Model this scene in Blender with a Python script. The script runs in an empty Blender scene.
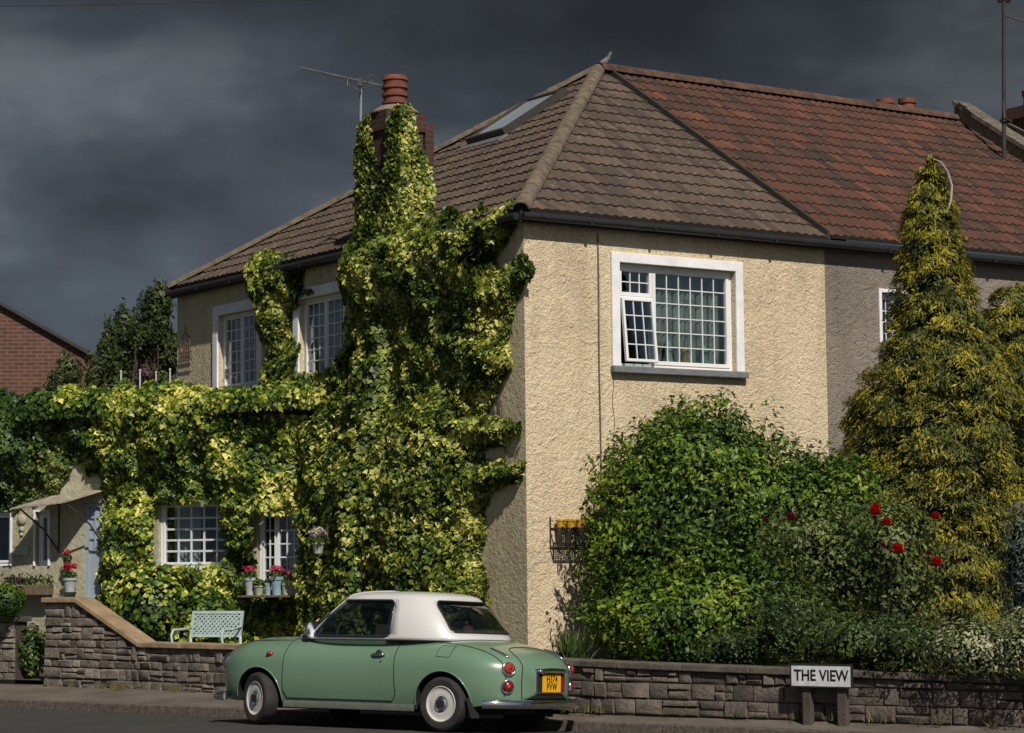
import bpy, bmesh, math, random
import numpy as np
from mathutils import Vector, Matrix, noise as mnoise
random.seed(7); RS = np.random.RandomState(11)
scene = bpy.context.scene
C = scene.collection
R = math.radians
PI = math.pi

# ------------------------------------------------------------------ camera
FPX, CX, CY, HZ, CAMH, ROLL = 2300.0, 512.0, 366.5, 558.0, 1.7, 0.010
pit = math.atan((HZ - CY) / FPX)
fw = Vector((0, math.cos(pit), math.sin(pit))); up = Vector((0, -math.sin(pit), math.cos(pit))); rt = Vector((1, 0, 0))
rt2 = rt * math.cos(ROLL) - up * math.sin(ROLL); up2 = up * math.cos(ROLL) + rt * math.sin(ROLL)
CAM = Vector((0, 0, CAMH))
cam = bpy.data.objects.new('camera', bpy.data.cameras.new('camera')); C.objects.link(cam)
cam.matrix_world = Matrix((( rt2.x, up2.x, -fw.x, CAM.x), (rt2.y, up2.y, -fw.y, CAM.y), (rt2.z, up2.z, -fw.z, CAM.z), (0, 0, 0, 1)))
cam.data.sensor_width = 36; cam.data.lens = 36 * FPX / 1024; cam.data.clip_end = 3000; cam.data.clip_start = 0.1
scene.camera = cam
def ray(px, py):
    return (fw + rt2 * ((px - CX) / FPX) - up2 * ((py - CY) / FPX))
def at_z(px, py, z):
    d = ray(px, py); t = (z - CAM.z) / d.z; return CAM + d * t
def at_y(px, py, Y):
    d = ray(px, py); return CAM + d * (Y / d.y)
def at_plane(px, py, P0, n):
    d = ray(px, py); t = (P0 - CAM).dot(n) / d.dot(n); return CAM + d * t

# ------------------------------------------------------------------ objects
def tag(o, label=None, cat=None, group=None, kind=None):
    if label: o['label'] = label
    if cat: o['category'] = cat
    if group: o['group'] = group
    if kind: o['kind'] = kind
    return o
WM = {}
def thing(name, label, cat, loc=(0, 0, 0), rz=0, group=None):
    o = bpy.data.objects.new(name, None); C.objects.link(o)
    o.location = loc; o.rotation_euler = (0, 0, rz); o.empty_display_size = .2
    WM[o] = Matrix.Translation(Vector(loc)) @ Matrix.Rotation(rz, 4, 'Z')
    return tag(o, label, cat, group)
def wm(o): return WM.get(o, Matrix.Identity(4))
class MB:
    def __init__(s): s.v = []; s.f = []; s.m = []; s.uv = None
    def add(s, vs, fs, mi=0):
        b = len(s.v); s.v += [tuple(v) for v in vs]; s.f += [tuple(b + i for i in f) for f in fs]; s.m += [mi] * len(fs); return s
    def hexa(s, p, mi=0):   # 8 pts: bottom 4 ccw, top 4
        return s.add(p, [(3, 2, 1, 0), (4, 5, 6, 7), (0, 1, 5, 4), (1, 2, 6, 5), (2, 3, 7, 6), (3, 0, 4, 7)], mi)
    def box(s, c, size, M=None, mi=0):
        x, y, z = size[0] / 2, size[1] / 2, size[2] / 2
        p = [Vector((c[0] + a * x, c[1] + b * y, c[2] + d * z)) for d in (-1, 1) for a, b in ((-1, -1), (1, -1), (1, 1), (-1, 1))]
        if M is not None: p = [M @ q for q in p]
        return s.hexa(p, mi)
    def fbox(s, F, u0, u1, n0, n1, z0, z1, mi=0):  # box in a facade frame
        p = [F.p(u, z, n) for z in (z0, z1) for u, n in ((u0, n0), (u1, n0), (u1, n1), (u0, n1))]
        return s.hexa(p, mi)
    def tube(s, pts, r, seg=8, mi=0, cap=True, flat=None):
        pts = [Vector(p) for p in pts]; n = len(pts)
        rr = r if isinstance(r, (list, tuple)) else [r] * n
        b = len(s.v); ref = None
        for i, p in enumerate(pts):
            t = (pts[min(i + 1, n - 1)] - pts[max(i - 1, 0)]).normalized()
            if ref is None:
                ref = Vector((0, 0, 1)) if abs(t.z) < .9 else Vector((1, 0, 0))
            a = t.cross(ref).normalized(); c = a.cross(t).normalized(); ref = c
            for k in range(seg):
                th = 2 * PI * k / seg
                s.v.append(tuple(p + a * math.cos(th) * rr[i] + c * math.sin(th) * rr[i] * (flat or 1)))
        for i in range(n - 1):
            for k in range(seg):
                k2 = (k + 1) % seg
                s.f.append((b + i * seg + k, b + i * seg + k2, b + (i + 1) * seg + k2, b + (i + 1) * seg + k)); s.m.append(mi)
        if cap:
            s.f.append(tuple(b + k for k in range(seg))[::-1]); s.f.append(tuple(b + (n - 1) * seg + k for k in range(seg))); s.m += [mi, mi]
        return s
    def lathe(s, prof, M=None, seg=24, mi=0):   # profile (r, z) about z
        b = len(s.v); n = len(prof)
        for (r, z) in prof:
            for k in range(seg):
                th = 2 * PI * k / seg; q = Vector((r * math.cos(th), r * math.sin(th), z))
                s.v.append(tuple(M @ q if M is not None else q))
        for i in range(n - 1):
            for k in range(seg):
                k2 = (k + 1) % seg
                s.f.append((b + i * seg + k, b + i * seg + k2, b + (i + 1) * seg + k2, b + (i + 1) * seg + k)); s.m.append(mi)
        s.f.append(tuple(b + k for k in range(seg))[::-1]); s.f.append(tuple(b + (n - 1) * seg + k for k in range(seg))); s.m += [mi, mi]
        return s
    def prism(s, poly, d, M=None, mi=0):   # poly of (x,y), extruded z 0..d
        n = len(poly); p = [Vector((x, y, 0)) for x, y in poly] + [Vector((x, y, d)) for x, y in poly]
        if M is not None: p = [M @ q for q in p]
        fs = [tuple(range(n))[::-1], tuple(range(n, 2 * n))] + [(i, (i + 1) % n, n + (i + 1) % n, n + i) for i in range(n)]
        return s.add(p, fs, mi)
    def build(s, name, mats, parent=None, smooth=False, local=False, bevel=0, autos=None):
        me = bpy.data.meshes.new(name); me.from_pydata([tuple(v) for v in s.v], [], s.f)
        mats = mats if isinstance(mats, (list, tuple)) else [mats]
        for m in mats: me.materials.append(m)
        me.polygons.foreach_set('material_index', s.m)
        if s.uv is not None:
            uvl = me.uv_layers.new(name='UVMap'); 
            li = np.zeros(len(me.loops), dtype=np.int32); me.loops.foreach_get('vertex_index', li)
            uvl.data.foreach_set('uv', np.array(s.uv, dtype=np.float32)[li].ravel())
        bm = bmesh.new(); bm.from_mesh(me); bmesh.ops.recalc_face_normals(bm, faces=bm.faces) if s.uv is None else None
        bm.to_mesh(me); bm.free()
        if parent is not None and not local: me.transform(wm(parent).inverted())
        if smooth or autos:
            me.polygons.foreach_set('use_smooth', [True] * len(me.polygons))
            if autos: me.set_sharp_from_angle(angle=R(autos))
        me.update()
        o = bpy.data.objects.new(name, me); C.objects.link(o)
        if parent is not None:
            o.parent = parent; WM[o] = wm(parent)
        if bevel:
            b = o.modifiers.new('bevel', 'BEVEL'); b.width = bevel; b.segments = 2; b.limit_method = 'ANGLE'; b.angle_limit = R(40)
        return o
def copy_tree(o, parent=None):
    c = o.copy(); C.objects.link(c)
    if parent is not None: c.parent = parent
    for ch in list(o.children): copy_tree(ch, c)
    return c
class Frame:
    def __init__(s, o, u, n): s.o = Vector(o); s.u = Vector(u).normalized(); s.n = Vector(n).normalized()
    def p(s, u, z, n=0): return s.o + s.u * u + s.n * n + Vector((0, 0, z))
    def px(s, x, y, n=0):
        P = at_plane(x, y, s.o + s.n * n, s.n); d = P - s.o; return d.dot(s.u), P.z
    def M(s, u, z, n=0):  # local x=u, y=z, z=n
        P = s.p(u, z, n); return Matrix(((s.u.x, 0, s.n.x, P.x), (s.u.y, 0, s.n.y, P.y), (0, 1, 0, P.z), (0, 0, 0, 1)))

# ------------------------------------------------------------------ materials
def S(c): return tuple(c) + (1,) if len(c) == 3 else c
class NT:
    def __init__(s, name):
        s.m = bpy.data.materials.new(name); s.m.use_nodes = True; s.t = s.m.node_tree
        s.b = s.t.nodes['Principled BSDF']; s.out = s.t.nodes['Material Output']
    def n(s, ty, **kw):
        n = s.t.nodes.new(ty)
        for k, v in kw.items():
            if k.startswith('_'): setattr(n, k[1:], v)
            else: n.inputs[k.replace('__', ' ')].default_value = v
        return n
    def l(s, a, b): s.t.links.new(a, b)
    def ramp(s, fac, stops, interp='LINEAR'):
        r = s.t.nodes.new('ShaderNodeValToRGB'); r.color_ramp.interpolation = interp
        e = r.color_ramp.elements
        while len(e) < len(stops): e.new(.5)
        for i, (p, c) in enumerate(stops): e[i].position = p; e[i].color = S(c)
        s.l(fac, r.inputs[0]); return r.outputs[0]
    def obj(s):
        return s.n('ShaderNodeTexCoord').outputs['Object']
    def noise(s, scale, detail=4, rough=.55, vec=None, dist=0):
        n = s.n('ShaderNodeTexNoise'); n.inputs['Scale'].default_value = scale; n.inputs['Detail'].default_value = detail
        n.inputs['Roughness'].default_value = rough; n.inputs['Distortion'].default_value = dist
        s.l(vec if vec is not None else s.obj(), n.inputs['Vector']); return n.outputs[0]
    def mix(s, f, a, b, mode='MIX'):
        n = s.t.nodes.new('ShaderNodeMix'); n.data_type = 'RGBA'; n.blend_type = mode
        for v, i in ((f, 0), (a, 6), (b, 7)):
            if hasattr(v, 'links') or hasattr(v, 'is_linked'): s.l(v, n.inputs[i])
            else: n.inputs[i].default_value = S(v) if isinstance(v, (tuple, list)) else v
        return n.outputs[2]
    def math(s, op, a, b=0.0, c=None):
        n = s.t.nodes.new('ShaderNodeMath'); n.operation = op
        for i, v in enumerate((a, b) + ((c,) if c is not None else ())):
            if hasattr(v, 'is_linked'): s.l(v, n.inputs[i])
            else: n.inputs[i].default_value = v
        return n.outputs[0]
    def bump(s, h, dist, strength=1.0, prev=None):
        n = s.t.nodes.new('ShaderNodeBump'); n.inputs['Distance'].default_value = dist; n.inputs['Strength'].default_value = strength
        s.l(h, n.inputs['Height'])
        if prev is not None: s.l(prev, n.inputs['Normal'])
        s.l(n.outputs[0], s.b.inputs['Normal']); return n.outputs[0]
    def base(s, c):
        if hasattr(c, 'is_linked'): s.l(c, s.b.inputs['Base Color'])
        else: s.b.inputs['Base Color'].default_value = S(c)
    def set(s, **kw):
        for k, v in kw.items(): s.b.inputs[k.replace('_', ' ')].default_value = v
        return s
def simple(name, c, rough=.6, metal=0, var=.25, scale=6, bump=0, bscale=40, spec=.5, coat=0):
    t = NT(name); n = t.noise(scale, 5)
    d = tuple(x * (1 - var) for x in c); l = tuple(min(1, x * (1 + var * .6)) for x in c)
    t.base(t.ramp(n, [(.3, d), (.7, l)])); t.set(Roughness=rough, Metallic=metal)
    t.b.inputs['Specular IOR Level'].default_value = spec; t.b.inputs['Coat Weight'].default_value = coat; t.b.inputs['Coat Roughness'].default_value = .08
    if bump: t.bump(t.noise(bscale, 4), bump)
    return t.m
def render_mat(name, c, warm, dist=.02, scale=22):
    t = NT(name); a = t.noise(.9, 5, .6); b = t.noise(scale, 5, .65, dist=.4); v = t.n('ShaderNodeTexVoronoi'); v.inputs['Scale'].default_value = scale * 1.5; t.l(t.obj(), v.inputs['Vector'])
    col = t.ramp(a, [(.22, tuple(x * .70 for x in c)), (.45, c), (.75, warm)])
    fine = t.ramp(b, [(.35, (.58, .55, .50)), (.6, (1, 1, 1))])
    sep = t.n('ShaderNodeSeparateXYZ'); t.l(t.obj(), sep.inputs[0])
    st = t.n('ShaderNodeMapping'); st.inputs['Scale'].default_value = (3, 3, .35); t.l(t.obj(), st.inputs['Vector'])
    streak = t.ramp(t.noise(1.6, 5, .65, st.outputs[0]), [(.45, (1, 1, 1)), (.74, (.78, .75, .70))])
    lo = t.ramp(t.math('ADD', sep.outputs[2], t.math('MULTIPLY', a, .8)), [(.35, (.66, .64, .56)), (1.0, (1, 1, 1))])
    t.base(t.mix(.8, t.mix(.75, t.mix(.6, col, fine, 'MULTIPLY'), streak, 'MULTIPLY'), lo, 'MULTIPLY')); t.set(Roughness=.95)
    h = t.math('ADD', t.math('ADD', b, t.math('MULTIPLY', v.outputs['Distance'], -.5)), t.math('MULTIPLY', t.noise(7, 3, .5, dist=1.5), 1.6))
    t.bump(h, dist); return t.m
def leaf_mat(name, stops, rough=.42, scale=1.1, trans=.3, wn=.5):
    t = NT(name); g = t.n('ShaderNodeNewGeometry'); a = t.noise(scale, 3, .5)
    f = t.math('ADD', t.math('MULTIPLY', g.outputs['Random Per Island'], wn), t.math('MULTIPLY', t.math('SUBTRACT', a, .5), 1.7))
    f = t.math('ADD', f, .5 - wn / 2)
    col = t.ramp(f, stops)
    t.base(col); t.set(Roughness=rough); t.b.inputs['Specular IOR Level'].default_value = .35
    tr = t.n('ShaderNodeBsdfTranslucent'); t.l(col, tr.inputs[0])
    mx = t.n('ShaderNodeMixShader'); mx.inputs[0].default_value = trans
    t.l(t.b.outputs[0], mx.inputs[1]); t.l(tr.outputs[0], mx.inputs[2]); t.l(mx.outputs[0], t.out.inputs[0])
    return t.m
def glass_mat(name, tint=(.8, .85, .85), refl=(.9, .95, 1), base_r=.11):
    t = NT(name); tr = t.n('ShaderNodeBsdfTransparent'); tr.inputs[0].default_value = S(tint)
    gl = t.n('ShaderNodeBsdfGlossy'); gl.inputs['Roughness'].default_value = .03; gl.inputs[0].default_value = S(refl)
    lw = t.n('ShaderNodeLayerWeight'); lw.inputs[0].default_value = .5; fr_out = t.math('ADD', t.math('MULTIPLY', t.math('POWER', lw.outputs['Facing'], 4.0), .85), base_r)
    nb = t.n('ShaderNodeBump'); nb.inputs['Distance'].default_value = .004; t.l(t.noise(3, 2), nb.inputs['Height']); t.l(nb.outputs[0], gl.inputs['Normal'])
    mx = t.n('ShaderNodeMixShader'); t.l(fr_out, mx.inputs[0]); t.l(tr.outputs[0], mx.inputs[1]); t.l(gl.outputs[0], mx.inputs[2])
    t.l(mx.outputs[0], t.out.inputs[0]); return t.m
def tile_mat(name, cols, lichen=(.30, .29, .22), rough=.85):
    t = NT(name); uv = t.n('ShaderNodeUVMap'); fl = t.n('ShaderNodeVectorMath'); fl.operation = 'FLOOR'; t.l(uv.outputs[0], fl.inputs[0])
    wn = t.n('ShaderNodeTexWhiteNoise'); wn.noise_dimensions = '2D'; t.l(fl.outputs[0], wn.inputs['Vector'])
    big = t.noise(.7, 4, .6)
    f = t.math('ADD', t.math('ADD', t.math('MULTIPLY', wn.outputs[0], .68), t.math('MULTIPLY', big, .38)), .0)
    c = t.ramp(f, [(.15 + .75 * i / (len(cols) - 1), k) for i, k in enumerate(cols)])
    sm = t.noise(30, 5, .7); c = t.mix(t.ramp(sm, [(.35, (.35,) * 3), (.65, (0,) * 3)]), c, tuple(x * .45 for x in cols[0]))
    li = t.math('MULTIPLY', t.ramp(t.noise(9, 6, .75), [(.57, (0,) * 3), (.68, (1,) * 3)]), .45)
    t.base(t.mix(li, c, lichen)); t.set(Roughness=rough); t.bump(sm, .006); return t.m
def brick_mat(name, c1, c2, mortar, scale=1.0, frame_vec=None):
    t = NT(name); uv = t.n('ShaderNodeUVMap')
    b = t.n('ShaderNodeTexBrick'); b.inputs['Scale'].default_value = scale; b.inputs['Color1'].default_value = S(c1); b.inputs['Color2'].default_value = S(c2); b.inputs['Mortar'].default_value = S(mortar)
    b.inputs['Mortar Size'].default_value = .01; b.inputs['Brick Width'].default_value = .225; b.inputs['Row Height'].default_value = .075; b.inputs['Bias'].default_value = -.1
    t.l(uv.outputs[0], b.inputs['Vector'])
    n = t.noise(5, 5, .7); t.base(t.mix(.6, b.outputs[0], t.ramp(n, [(.3, (.45, .45, .45)), (.7, (1, 1, 1))]), 'MULTIPLY'))
    t.set(Roughness=.9); t.bump(b.outputs[1], .006, -1.0) ; return t.m

M = {}
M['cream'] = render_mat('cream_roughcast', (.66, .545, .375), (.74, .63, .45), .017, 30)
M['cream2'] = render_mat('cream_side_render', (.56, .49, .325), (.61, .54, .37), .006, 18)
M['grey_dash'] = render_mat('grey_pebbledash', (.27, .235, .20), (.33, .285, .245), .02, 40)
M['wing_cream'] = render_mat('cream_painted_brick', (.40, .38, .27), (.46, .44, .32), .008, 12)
M['white'] = simple('white_upvc', (.74, .74, .76), .35, var=.08, scale=2)
M['white_paint'] = simple('white_masonry_paint', (.78, .78, .80), .6, var=.12, scale=5, bump=.004)
M['lead'] = simple('white_lattice_bar', (.62, .65, .66), .5, var=.1)
M['sill'] = simple('grey_painted_sill', (.16, .17, .19), .7, bump=.01, bscale=25)
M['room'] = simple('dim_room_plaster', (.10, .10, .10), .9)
M['curtain'] = simple('pale_net_curtain', (.50, .54, .55), .9, var=.25, scale=9)
M['curtain2'] = simple('grey_green_curtain', (.25, .27, .235), .9, var=.6, scale=5)
M['glass'] = glass_mat('window_glass')
M['brown_tile'] = tile_mat('brown_concrete_tile', [(.050, .033, .024), (.082, .055, .039), (.115, .079, .055)])
M['red_tile'] = tile_mat('red_clay_tile', [(.030, .018, .012), (.058, .025, .014), (.112, .036, .019), (.058, .028, .018), (.165, .053, .024)], (.11, .095, .06))
M['hip_tile'] = simple('mossy_hip_tile', (.135, .105, .075), .95, var=.5, scale=9, bump=.012, bscale=18)
M['ridge_red'] = simple('mossy_red_ridge_tile', (.085, .045, .030), .95, var=.6, scale=6, bump=.01, bscale=20)
M['tile_end'] = simple('lap_shade_tile_end', (.012, .010, .009), 1, var=.4)  # near-black tile ends: the shadow line under each lap is put into the colour
M['gutter'] = simple('black_gutter', (.018, .018, .02), .4)
M['fascia'] = simple('dark_fascia_board', (.025, .024, .023), .6)
M['brick'] = brick_mat('dark_red_brick', (.075, .024, .018), (.045, .018, .015), (.065, .05, .04))
M['brick_far'] = brick_mat('orange_red_brick', (.14, .052, .032), (.09, .035, .025), (.15, .115, .09))
M['terracotta'] = simple('terracotta', (.17, .050, .028), .8, var=.35, scale=12)
M['mortar'] = simple('sandy_mortar', (.20, .17, .12), .95, var=.4, scale=14, bump=.01)
M['alu'] = simple('weathered_aluminium', (.42, .42, .44), .45, .8, var=.3)
M['black'] = simple('black_rubber', (.012, .012, .012), .7)
M['tyre'] = simple('dusty_tyre_rubber', (.022, .021, .02), .85, var=.4, scale=10)
M['iron'] = simple('dark_iron', (.05, .045, .04), .6, .3)
M['wood'] = simple('weathered_wood', (.14, .10, .06), .85, var=.4, scale=20)
M['twig'] = simple('brown_stem', (.06, .045, .03), .9)
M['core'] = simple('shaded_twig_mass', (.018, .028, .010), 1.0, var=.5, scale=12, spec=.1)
M['bark'] = simple('grey_brown_bark', (.12, .09, .065), .95, var=.5, scale=12, bump=.02)
# ------------------------------------------------------------------ geometry anchors
dL = Vector((-.569, .822, 0)).normalized(); dR = Vector((.822, .569, 0)).normalized()
nL = -dR; nR = -dL
CO = Vector((.157, 27.7, 0))
FL = Frame(CO, dL, nL); FR = Frame(CO, dR, nR)
DEP = 9.36; HALF = DEP / 2; TAN = .645; OV = .13; ZE = 5.89
def zroof(d): return ZE + TAN * (d + OV)
GZ = .16   # garden level
wdir = Vector((-.906, .423, 0)).normalized(); wn = Vector((wdir.y * -1, wdir.x, 0)); wn = wn if wn.y < 0 else -wn
WO = FL.p(4.66, 0, 0); FW = Frame(WO, wdir, wn)

# ------------------------------------------------------------------ numpy foliage
def vnoise(P, seed=0):
    P = np.asarray(P, dtype=np.float64); i = np.floor(P).astype(np.int64); f = P - i; f = f * f * (3 - 2 * f)
    def h(a, b, c):
        n = (a * 374761393 + b * 668265263 + c * 2147483647 + seed * 974634777) & 0xffffffff
        n = ((n ^ (n >> 13)) * 1274126177) & 0xffffffff; n = n ^ (n >> 16)
        return (n & 0xffff) / 65535.0
    r = 0
    for dx in (0, 1):
        for dy in (0, 1):
            for dz in (0, 1):
                w = (f[:, 0] if dx else 1 - f[:, 0]) * (f[:, 1] if dy else 1 - f[:, 1]) * (f[:, 2] if dz else 1 - f[:, 2])
                r = r + w * h(i[:, 0] + dx, i[:, 1] + dy, i[:, 2] + dz)
    return r
def fbm(P, seed=0, o=3):
    r = 0; a = .5
    for k in range(o): r = r + a * vnoise(np.asarray(P) * 2 ** k, seed + k); a *= .5
    return r / (1 - .5 ** o)
LEAF = {
 'ivy': (np.array([(0, -.45, 0), (-.5, -.15, .10), (-.30, .12, .06), (0, .6, -.05), (.30, .12, .06), (.5, -.15, .10), (0, 0, -.02)]),
         [(0, 6, 1), (1, 6, 2), (2, 6, 3), (3, 6, 4), (4, 6, 5), (5, 6, 0)]),
 'oval': (np.array([(0, -.5, 0), (-.25, -.05, .07), (0, .55, -.06), (.25, -.05, .07)]), [(0, 2, 1), (0, 3, 2)]),
 'sliver': (np.array([(-.10, -.5, 0), (.10, -.5, 0), (.13, .1, .05), (0, .6, -.05), (-.13, .1, .05)]), [(0, 1, 2, 4), (4, 2, 3)]),
 'blade': (np.array([(-.05, 0, 0), (.05, 0, 0), (.03, .6, .02), (0, 1.0, .1)]), [(0, 1, 2), (0, 2, 3)]),
}
def leaves(name, pts, nrm, tip, size, shape, m, parent, jit=.5, tjit=.5, rs=RS):
    """one mesh of many real leaf faces. nrm: facing, tip: direction of the tip"""
    n = len(pts); tv, tf = LEAF[shape]
    N = nrm + rs.normal(0, jit, (n, 3)); N /= np.linalg.norm(N, axis=1)[:, None] + 1e-9
    T = tip + rs.normal(0, tjit, (n, 3)); T = T - N * (T * N).sum(1)[:, None]; T /= np.linalg.norm(T, axis=1)[:, None] + 1e-9
    X = np.cross(T, N); sz = size * rs.uniform(.45, 1.35, n)
    V = pts[:, None, :] + sz[:, None, None] * (tv[None, :, 0:1] * X[:, None, :] + tv[None, :, 1:2] * T[:, None, :] + tv[None, :, 2:3] * N[:, None, :])
    k = len(tv); V = V.reshape(-1, 3)
    Mi = np.array(wm(parent).inverted()) if parent is not None else np.eye(4)
    V = V @ Mi[:3, :3].T + Mi[:3, 3]
    me = bpy.data.meshes.new(name); me.vertices.add(len(V)); me.vertices.foreach_set('co', V.astype(np.float32).ravel())
    starts = []; loops = []; tot = 0
    fl = np.concatenate([np.array(f) for f in tf]); lens = np.array([len(f) for f in tf])
    off = np.concatenate([[0], np.cumsum(lens)[:-1]])
    L = (np.arange(n)[:, None] * k + fl[None, :]).ravel(); ST = (np.arange(n)[:, None] * len(fl) + off[None, :]).ravel()
    me.loops.add(len(L)); me.loops.foreach_set('vertex_index', L.astype(np.int32))
    me.polygons.add(len(ST)); me.polygons.foreach_set('loop_start', ST.astype(np.int32))
    me.update(calc_edges=True); me.materials.append(m); me.validate()
    o = bpy.data.objects.new(name, me); C.objects.link(o)
    if parent is not None: o.parent = parent; WM[o] = wm(parent)
    return o
def inpoly(U, Z, poly):
    r = np.zeros(len(U), bool); n = len(poly)
    for i in range(n):
        x1, y1 = poly[i]; x2, y2 = poly[(i + 1) % n]
        c = ((y1 > Z) != (y2 > Z)) & (U < (x2 - x1) * (Z - y1) / ((y2 - y1) if y2 != y1 else 1e-9) + x1)
        r ^= c
    return r
def pdist(U, Z, poly):
    d = np.full(len(U), 9.0); n = len(poly)
    for i in range(n):
        a = np.array(poly[i]); b = np.array(poly[(i + 1) % n]); e = b - a
        t = np.clip(((U - a[0]) * e[0] + (Z - a[1]) * e[1]) / (e @ e + 1e-9), 0, 1)
        d = np.minimum(d, np.hypot(U - a[0] - t * e[0], Z - a[1] - t * e[1]))
    return d
def ivy_sheet(F, polys, holes, dens, tmin, tmax, size, seed, extra=None, edge=.08):
    """points and normals of a lumpy sheet of ivy on a facade, and its stem mesh"""
    rs = np.random.RandomState(seed); P = []; N = []; core = MB()
    o = np.array(F.o); u = np.array(F.u); nn = np.array(F.n)
    def thick(U, Z):
        q = np.stack([U * 1.5, Z * 1.5, U * 0 + seed], 1)
        t = fbm(q, seed, 3); t = tmin + (tmax - tmin) * np.clip((t - .28) * 2.0, 0, 1)
        t = t + .17 * (vnoise(np.stack([U * 4.5, Z * 4.5, U * 0 + 3.3], 1), seed + 9) - .5) + .10 * (vnoise(np.stack([U * 11, Z * 11, U * 0 + 1.3], 1), seed + 4) - .5)
        if extra is not None: t = t + extra(U, Z)
        return t
    for poly in polys:
        pu = [p[0] for p in poly]; pz = [p[1] for p in poly]; u0, u1, z0, z1 = min(pu) - .1, max(pu) + .1, min(pz) - .1, max(pz) + .1
        n = int(dens * (u1 - u0) * (z1 - z0)); U = rs.uniform(u0, u1, n); Z = rs.uniform(z0, z1, n)
        wob = edge * 2.6 * (fbm(np.stack([U * 4.5, Z * 4.5, U * 0 + 7], 1), seed + 20, 3) - .5)
        ins = inpoly(U, Z, poly); D = pdist(U, Z, poly) * np.where(ins, 1, -1) + wob
        k = D > 0
        for h in holes: k &= ~((inpoly(U, Z, h)) & (pdist(U, Z, h) > .05 * rs.uniform(0, 1.6, n)))
        U, Z, D = U[k], Z[k], D[k]
        fall = np.clip(D / .42, .10, 1) ** .75
        t = thick(U, Z) * fall; e = .03
        gu = (thick(U + e, Z) - thick(U - e, Z)) / (2 * e); gz = (thick(U, Z + e) - thick(U, Z - e)) / (2 * e)
        dep = t * (1 - .65 * rs.uniform(0, 1, len(U)) ** 1.7)
        P.append(o + U[:, None] * u + dep[:, None] * nn + np.stack([0 * Z, 0 * Z, Z], 1))
        nv = nn[None] * 1.0 - gu[:, None] * u[None] * .8; nv[:, 2] -= gz * .8; nv[:, 2] += .5
        N.append(nv)
        # woody backing at a fraction of the depth
        st = .09; gu_ = np.arange(u0, u1, st); gz_ = np.arange(z0, z1, st); UU, ZZ = np.meshgrid(gu_, gz_, indexing='ij')
        uf, zf = UU.ravel(), ZZ.ravel(); ins = inpoly(uf, zf, poly) & (pdist(uf, zf, poly) > .10)
        for h in holes: ins &= ~(inpoly(uf, zf, h) | (pdist(uf, zf, h) < .08))
        tt = (thick(uf, zf) * .33 * np.clip(pdist(uf, zf, poly) / .3, .1, 1))
        ok = ins.reshape(UU.shape); TT = tt.reshape(UU.shape); idx = -np.ones(UU.shape, int); vs = []
        for a in range(UU.shape[0]):
            for b in range(UU.shape[1]):
                if ok[a, b]: idx[a, b] = len(vs); vs.append(F.p(UU[a, b], ZZ[a, b], TT[a, b]))
        fs = [(idx[a, b], idx[a + 1, b], idx[a + 1, b + 1], idx[a, b + 1]) for a in range(UU.shape[0] - 1) for b in range(UU.shape[1] - 1)
              if idx[a, b] >= 0 and idx[a + 1, b] >= 0 and idx[a + 1, b + 1] >= 0 and idx[a, b + 1] >= 0]
        if fs: core.add(vs, fs)
    return np.concatenate(P), np.concatenate(N), core
def blob_pts(c, rad, n, seed, lump=.25, freq=2.2, inner=.45, zcut=None):
    rs = np.random.RandomState(seed); d = rs.normal(0, 1, (n, 3)); d /= np.linalg.norm(d, axis=1)[:, None]
    r = 1 + lump * 2 * (fbm(d * freq + seed * 3.1, seed, 3) - .5)
    r = r * (1 - inner * rs.uniform(0, 1, n) ** 2.2); P = np.array(c) + d * r[:, None] * np.array(rad)
    N = d / np.array(rad); N /= np.linalg.norm(N, axis=1)[:, None]
    if zcut is not None: k = P[:, 2] > zcut; P, N = P[k], N[k]
    return P, N
def blob_core(mb, c, rad, seed, lump=.25, freq=2.2, sc=.62, zcut=None):
    bm = bmesh.new(); bmesh.ops.create_icosphere(bm, subdivisions=4, radius=1)
    d = np.array([v.co[:] for v in bm.verts]); d /= np.linalg.norm(d, axis=1)[:, None]
    r = (1 + lump * 2 * (fbm(d * freq + seed * 3.1, seed, 3) - .5)) * sc
    V = np.array(c) + d * r[:, None] * np.array(rad)
    if zcut is not None: V[:, 2] = np.maximum(V[:, 2], zcut)
    mb.add(V.tolist(), [tuple(v.index for v in f.verts) for f in bm.faces]); bm.free()

M['ivy'] = leaf_mat('variegated_ivy_leaf', [(.05, (.020, .038, .006)), (.36, (.058, .098, .012)), (.54, (.135, .19, .020)), (.70, (.28, .31, .040)), (.90, (.60, .57, .17))], .45, 2.2, .2, .66)
M['ivy_wing'] = leaf_mat('gold_variegated_ivy_leaf', [(.05, (.018, .042, .008)), (.38, (.048, .095, .010)), (.54, (.13, .20, .018)), (.70, (.34, .38, .035)), (.92, (.74, .68, .20))], .45, 1.5, .2, .60)
M['ivy_dark'] = leaf_mat('green_ivy_leaf', [(.1, (.018, .042, .010)), (.5, (.05, .10, .018)), (.8, (.12, .17, .03)), (1, (.3, .3, .1))], .4, 1.3, .25, .6)
M['privet'] = leaf_mat('glossy_hedge_leaf', [(.1, (.020, .048, .007)), (.45, (.058, .118, .010)), (.70, (.13, .21, .014)), (1, (.30, .35, .03))], .5, 1.4, .22, .5)
M['conifer'] = leaf_mat('golden_conifer_spray', [(.1, (.028, .038, .007)), (.42, (.078, .096, .011)), (.68, (.23, .205, .017)), (1, (.50, .40, .03))], .6, 3.6, .15, .5)
M['rose_leaf'] = leaf_mat('grey_green_rose_leaf', [(.1, (.030, .055, .016)), (.5, (.085, .125, .030)), (.9, (.20, .24, .065))], .5, 2, .25, .6)
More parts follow.
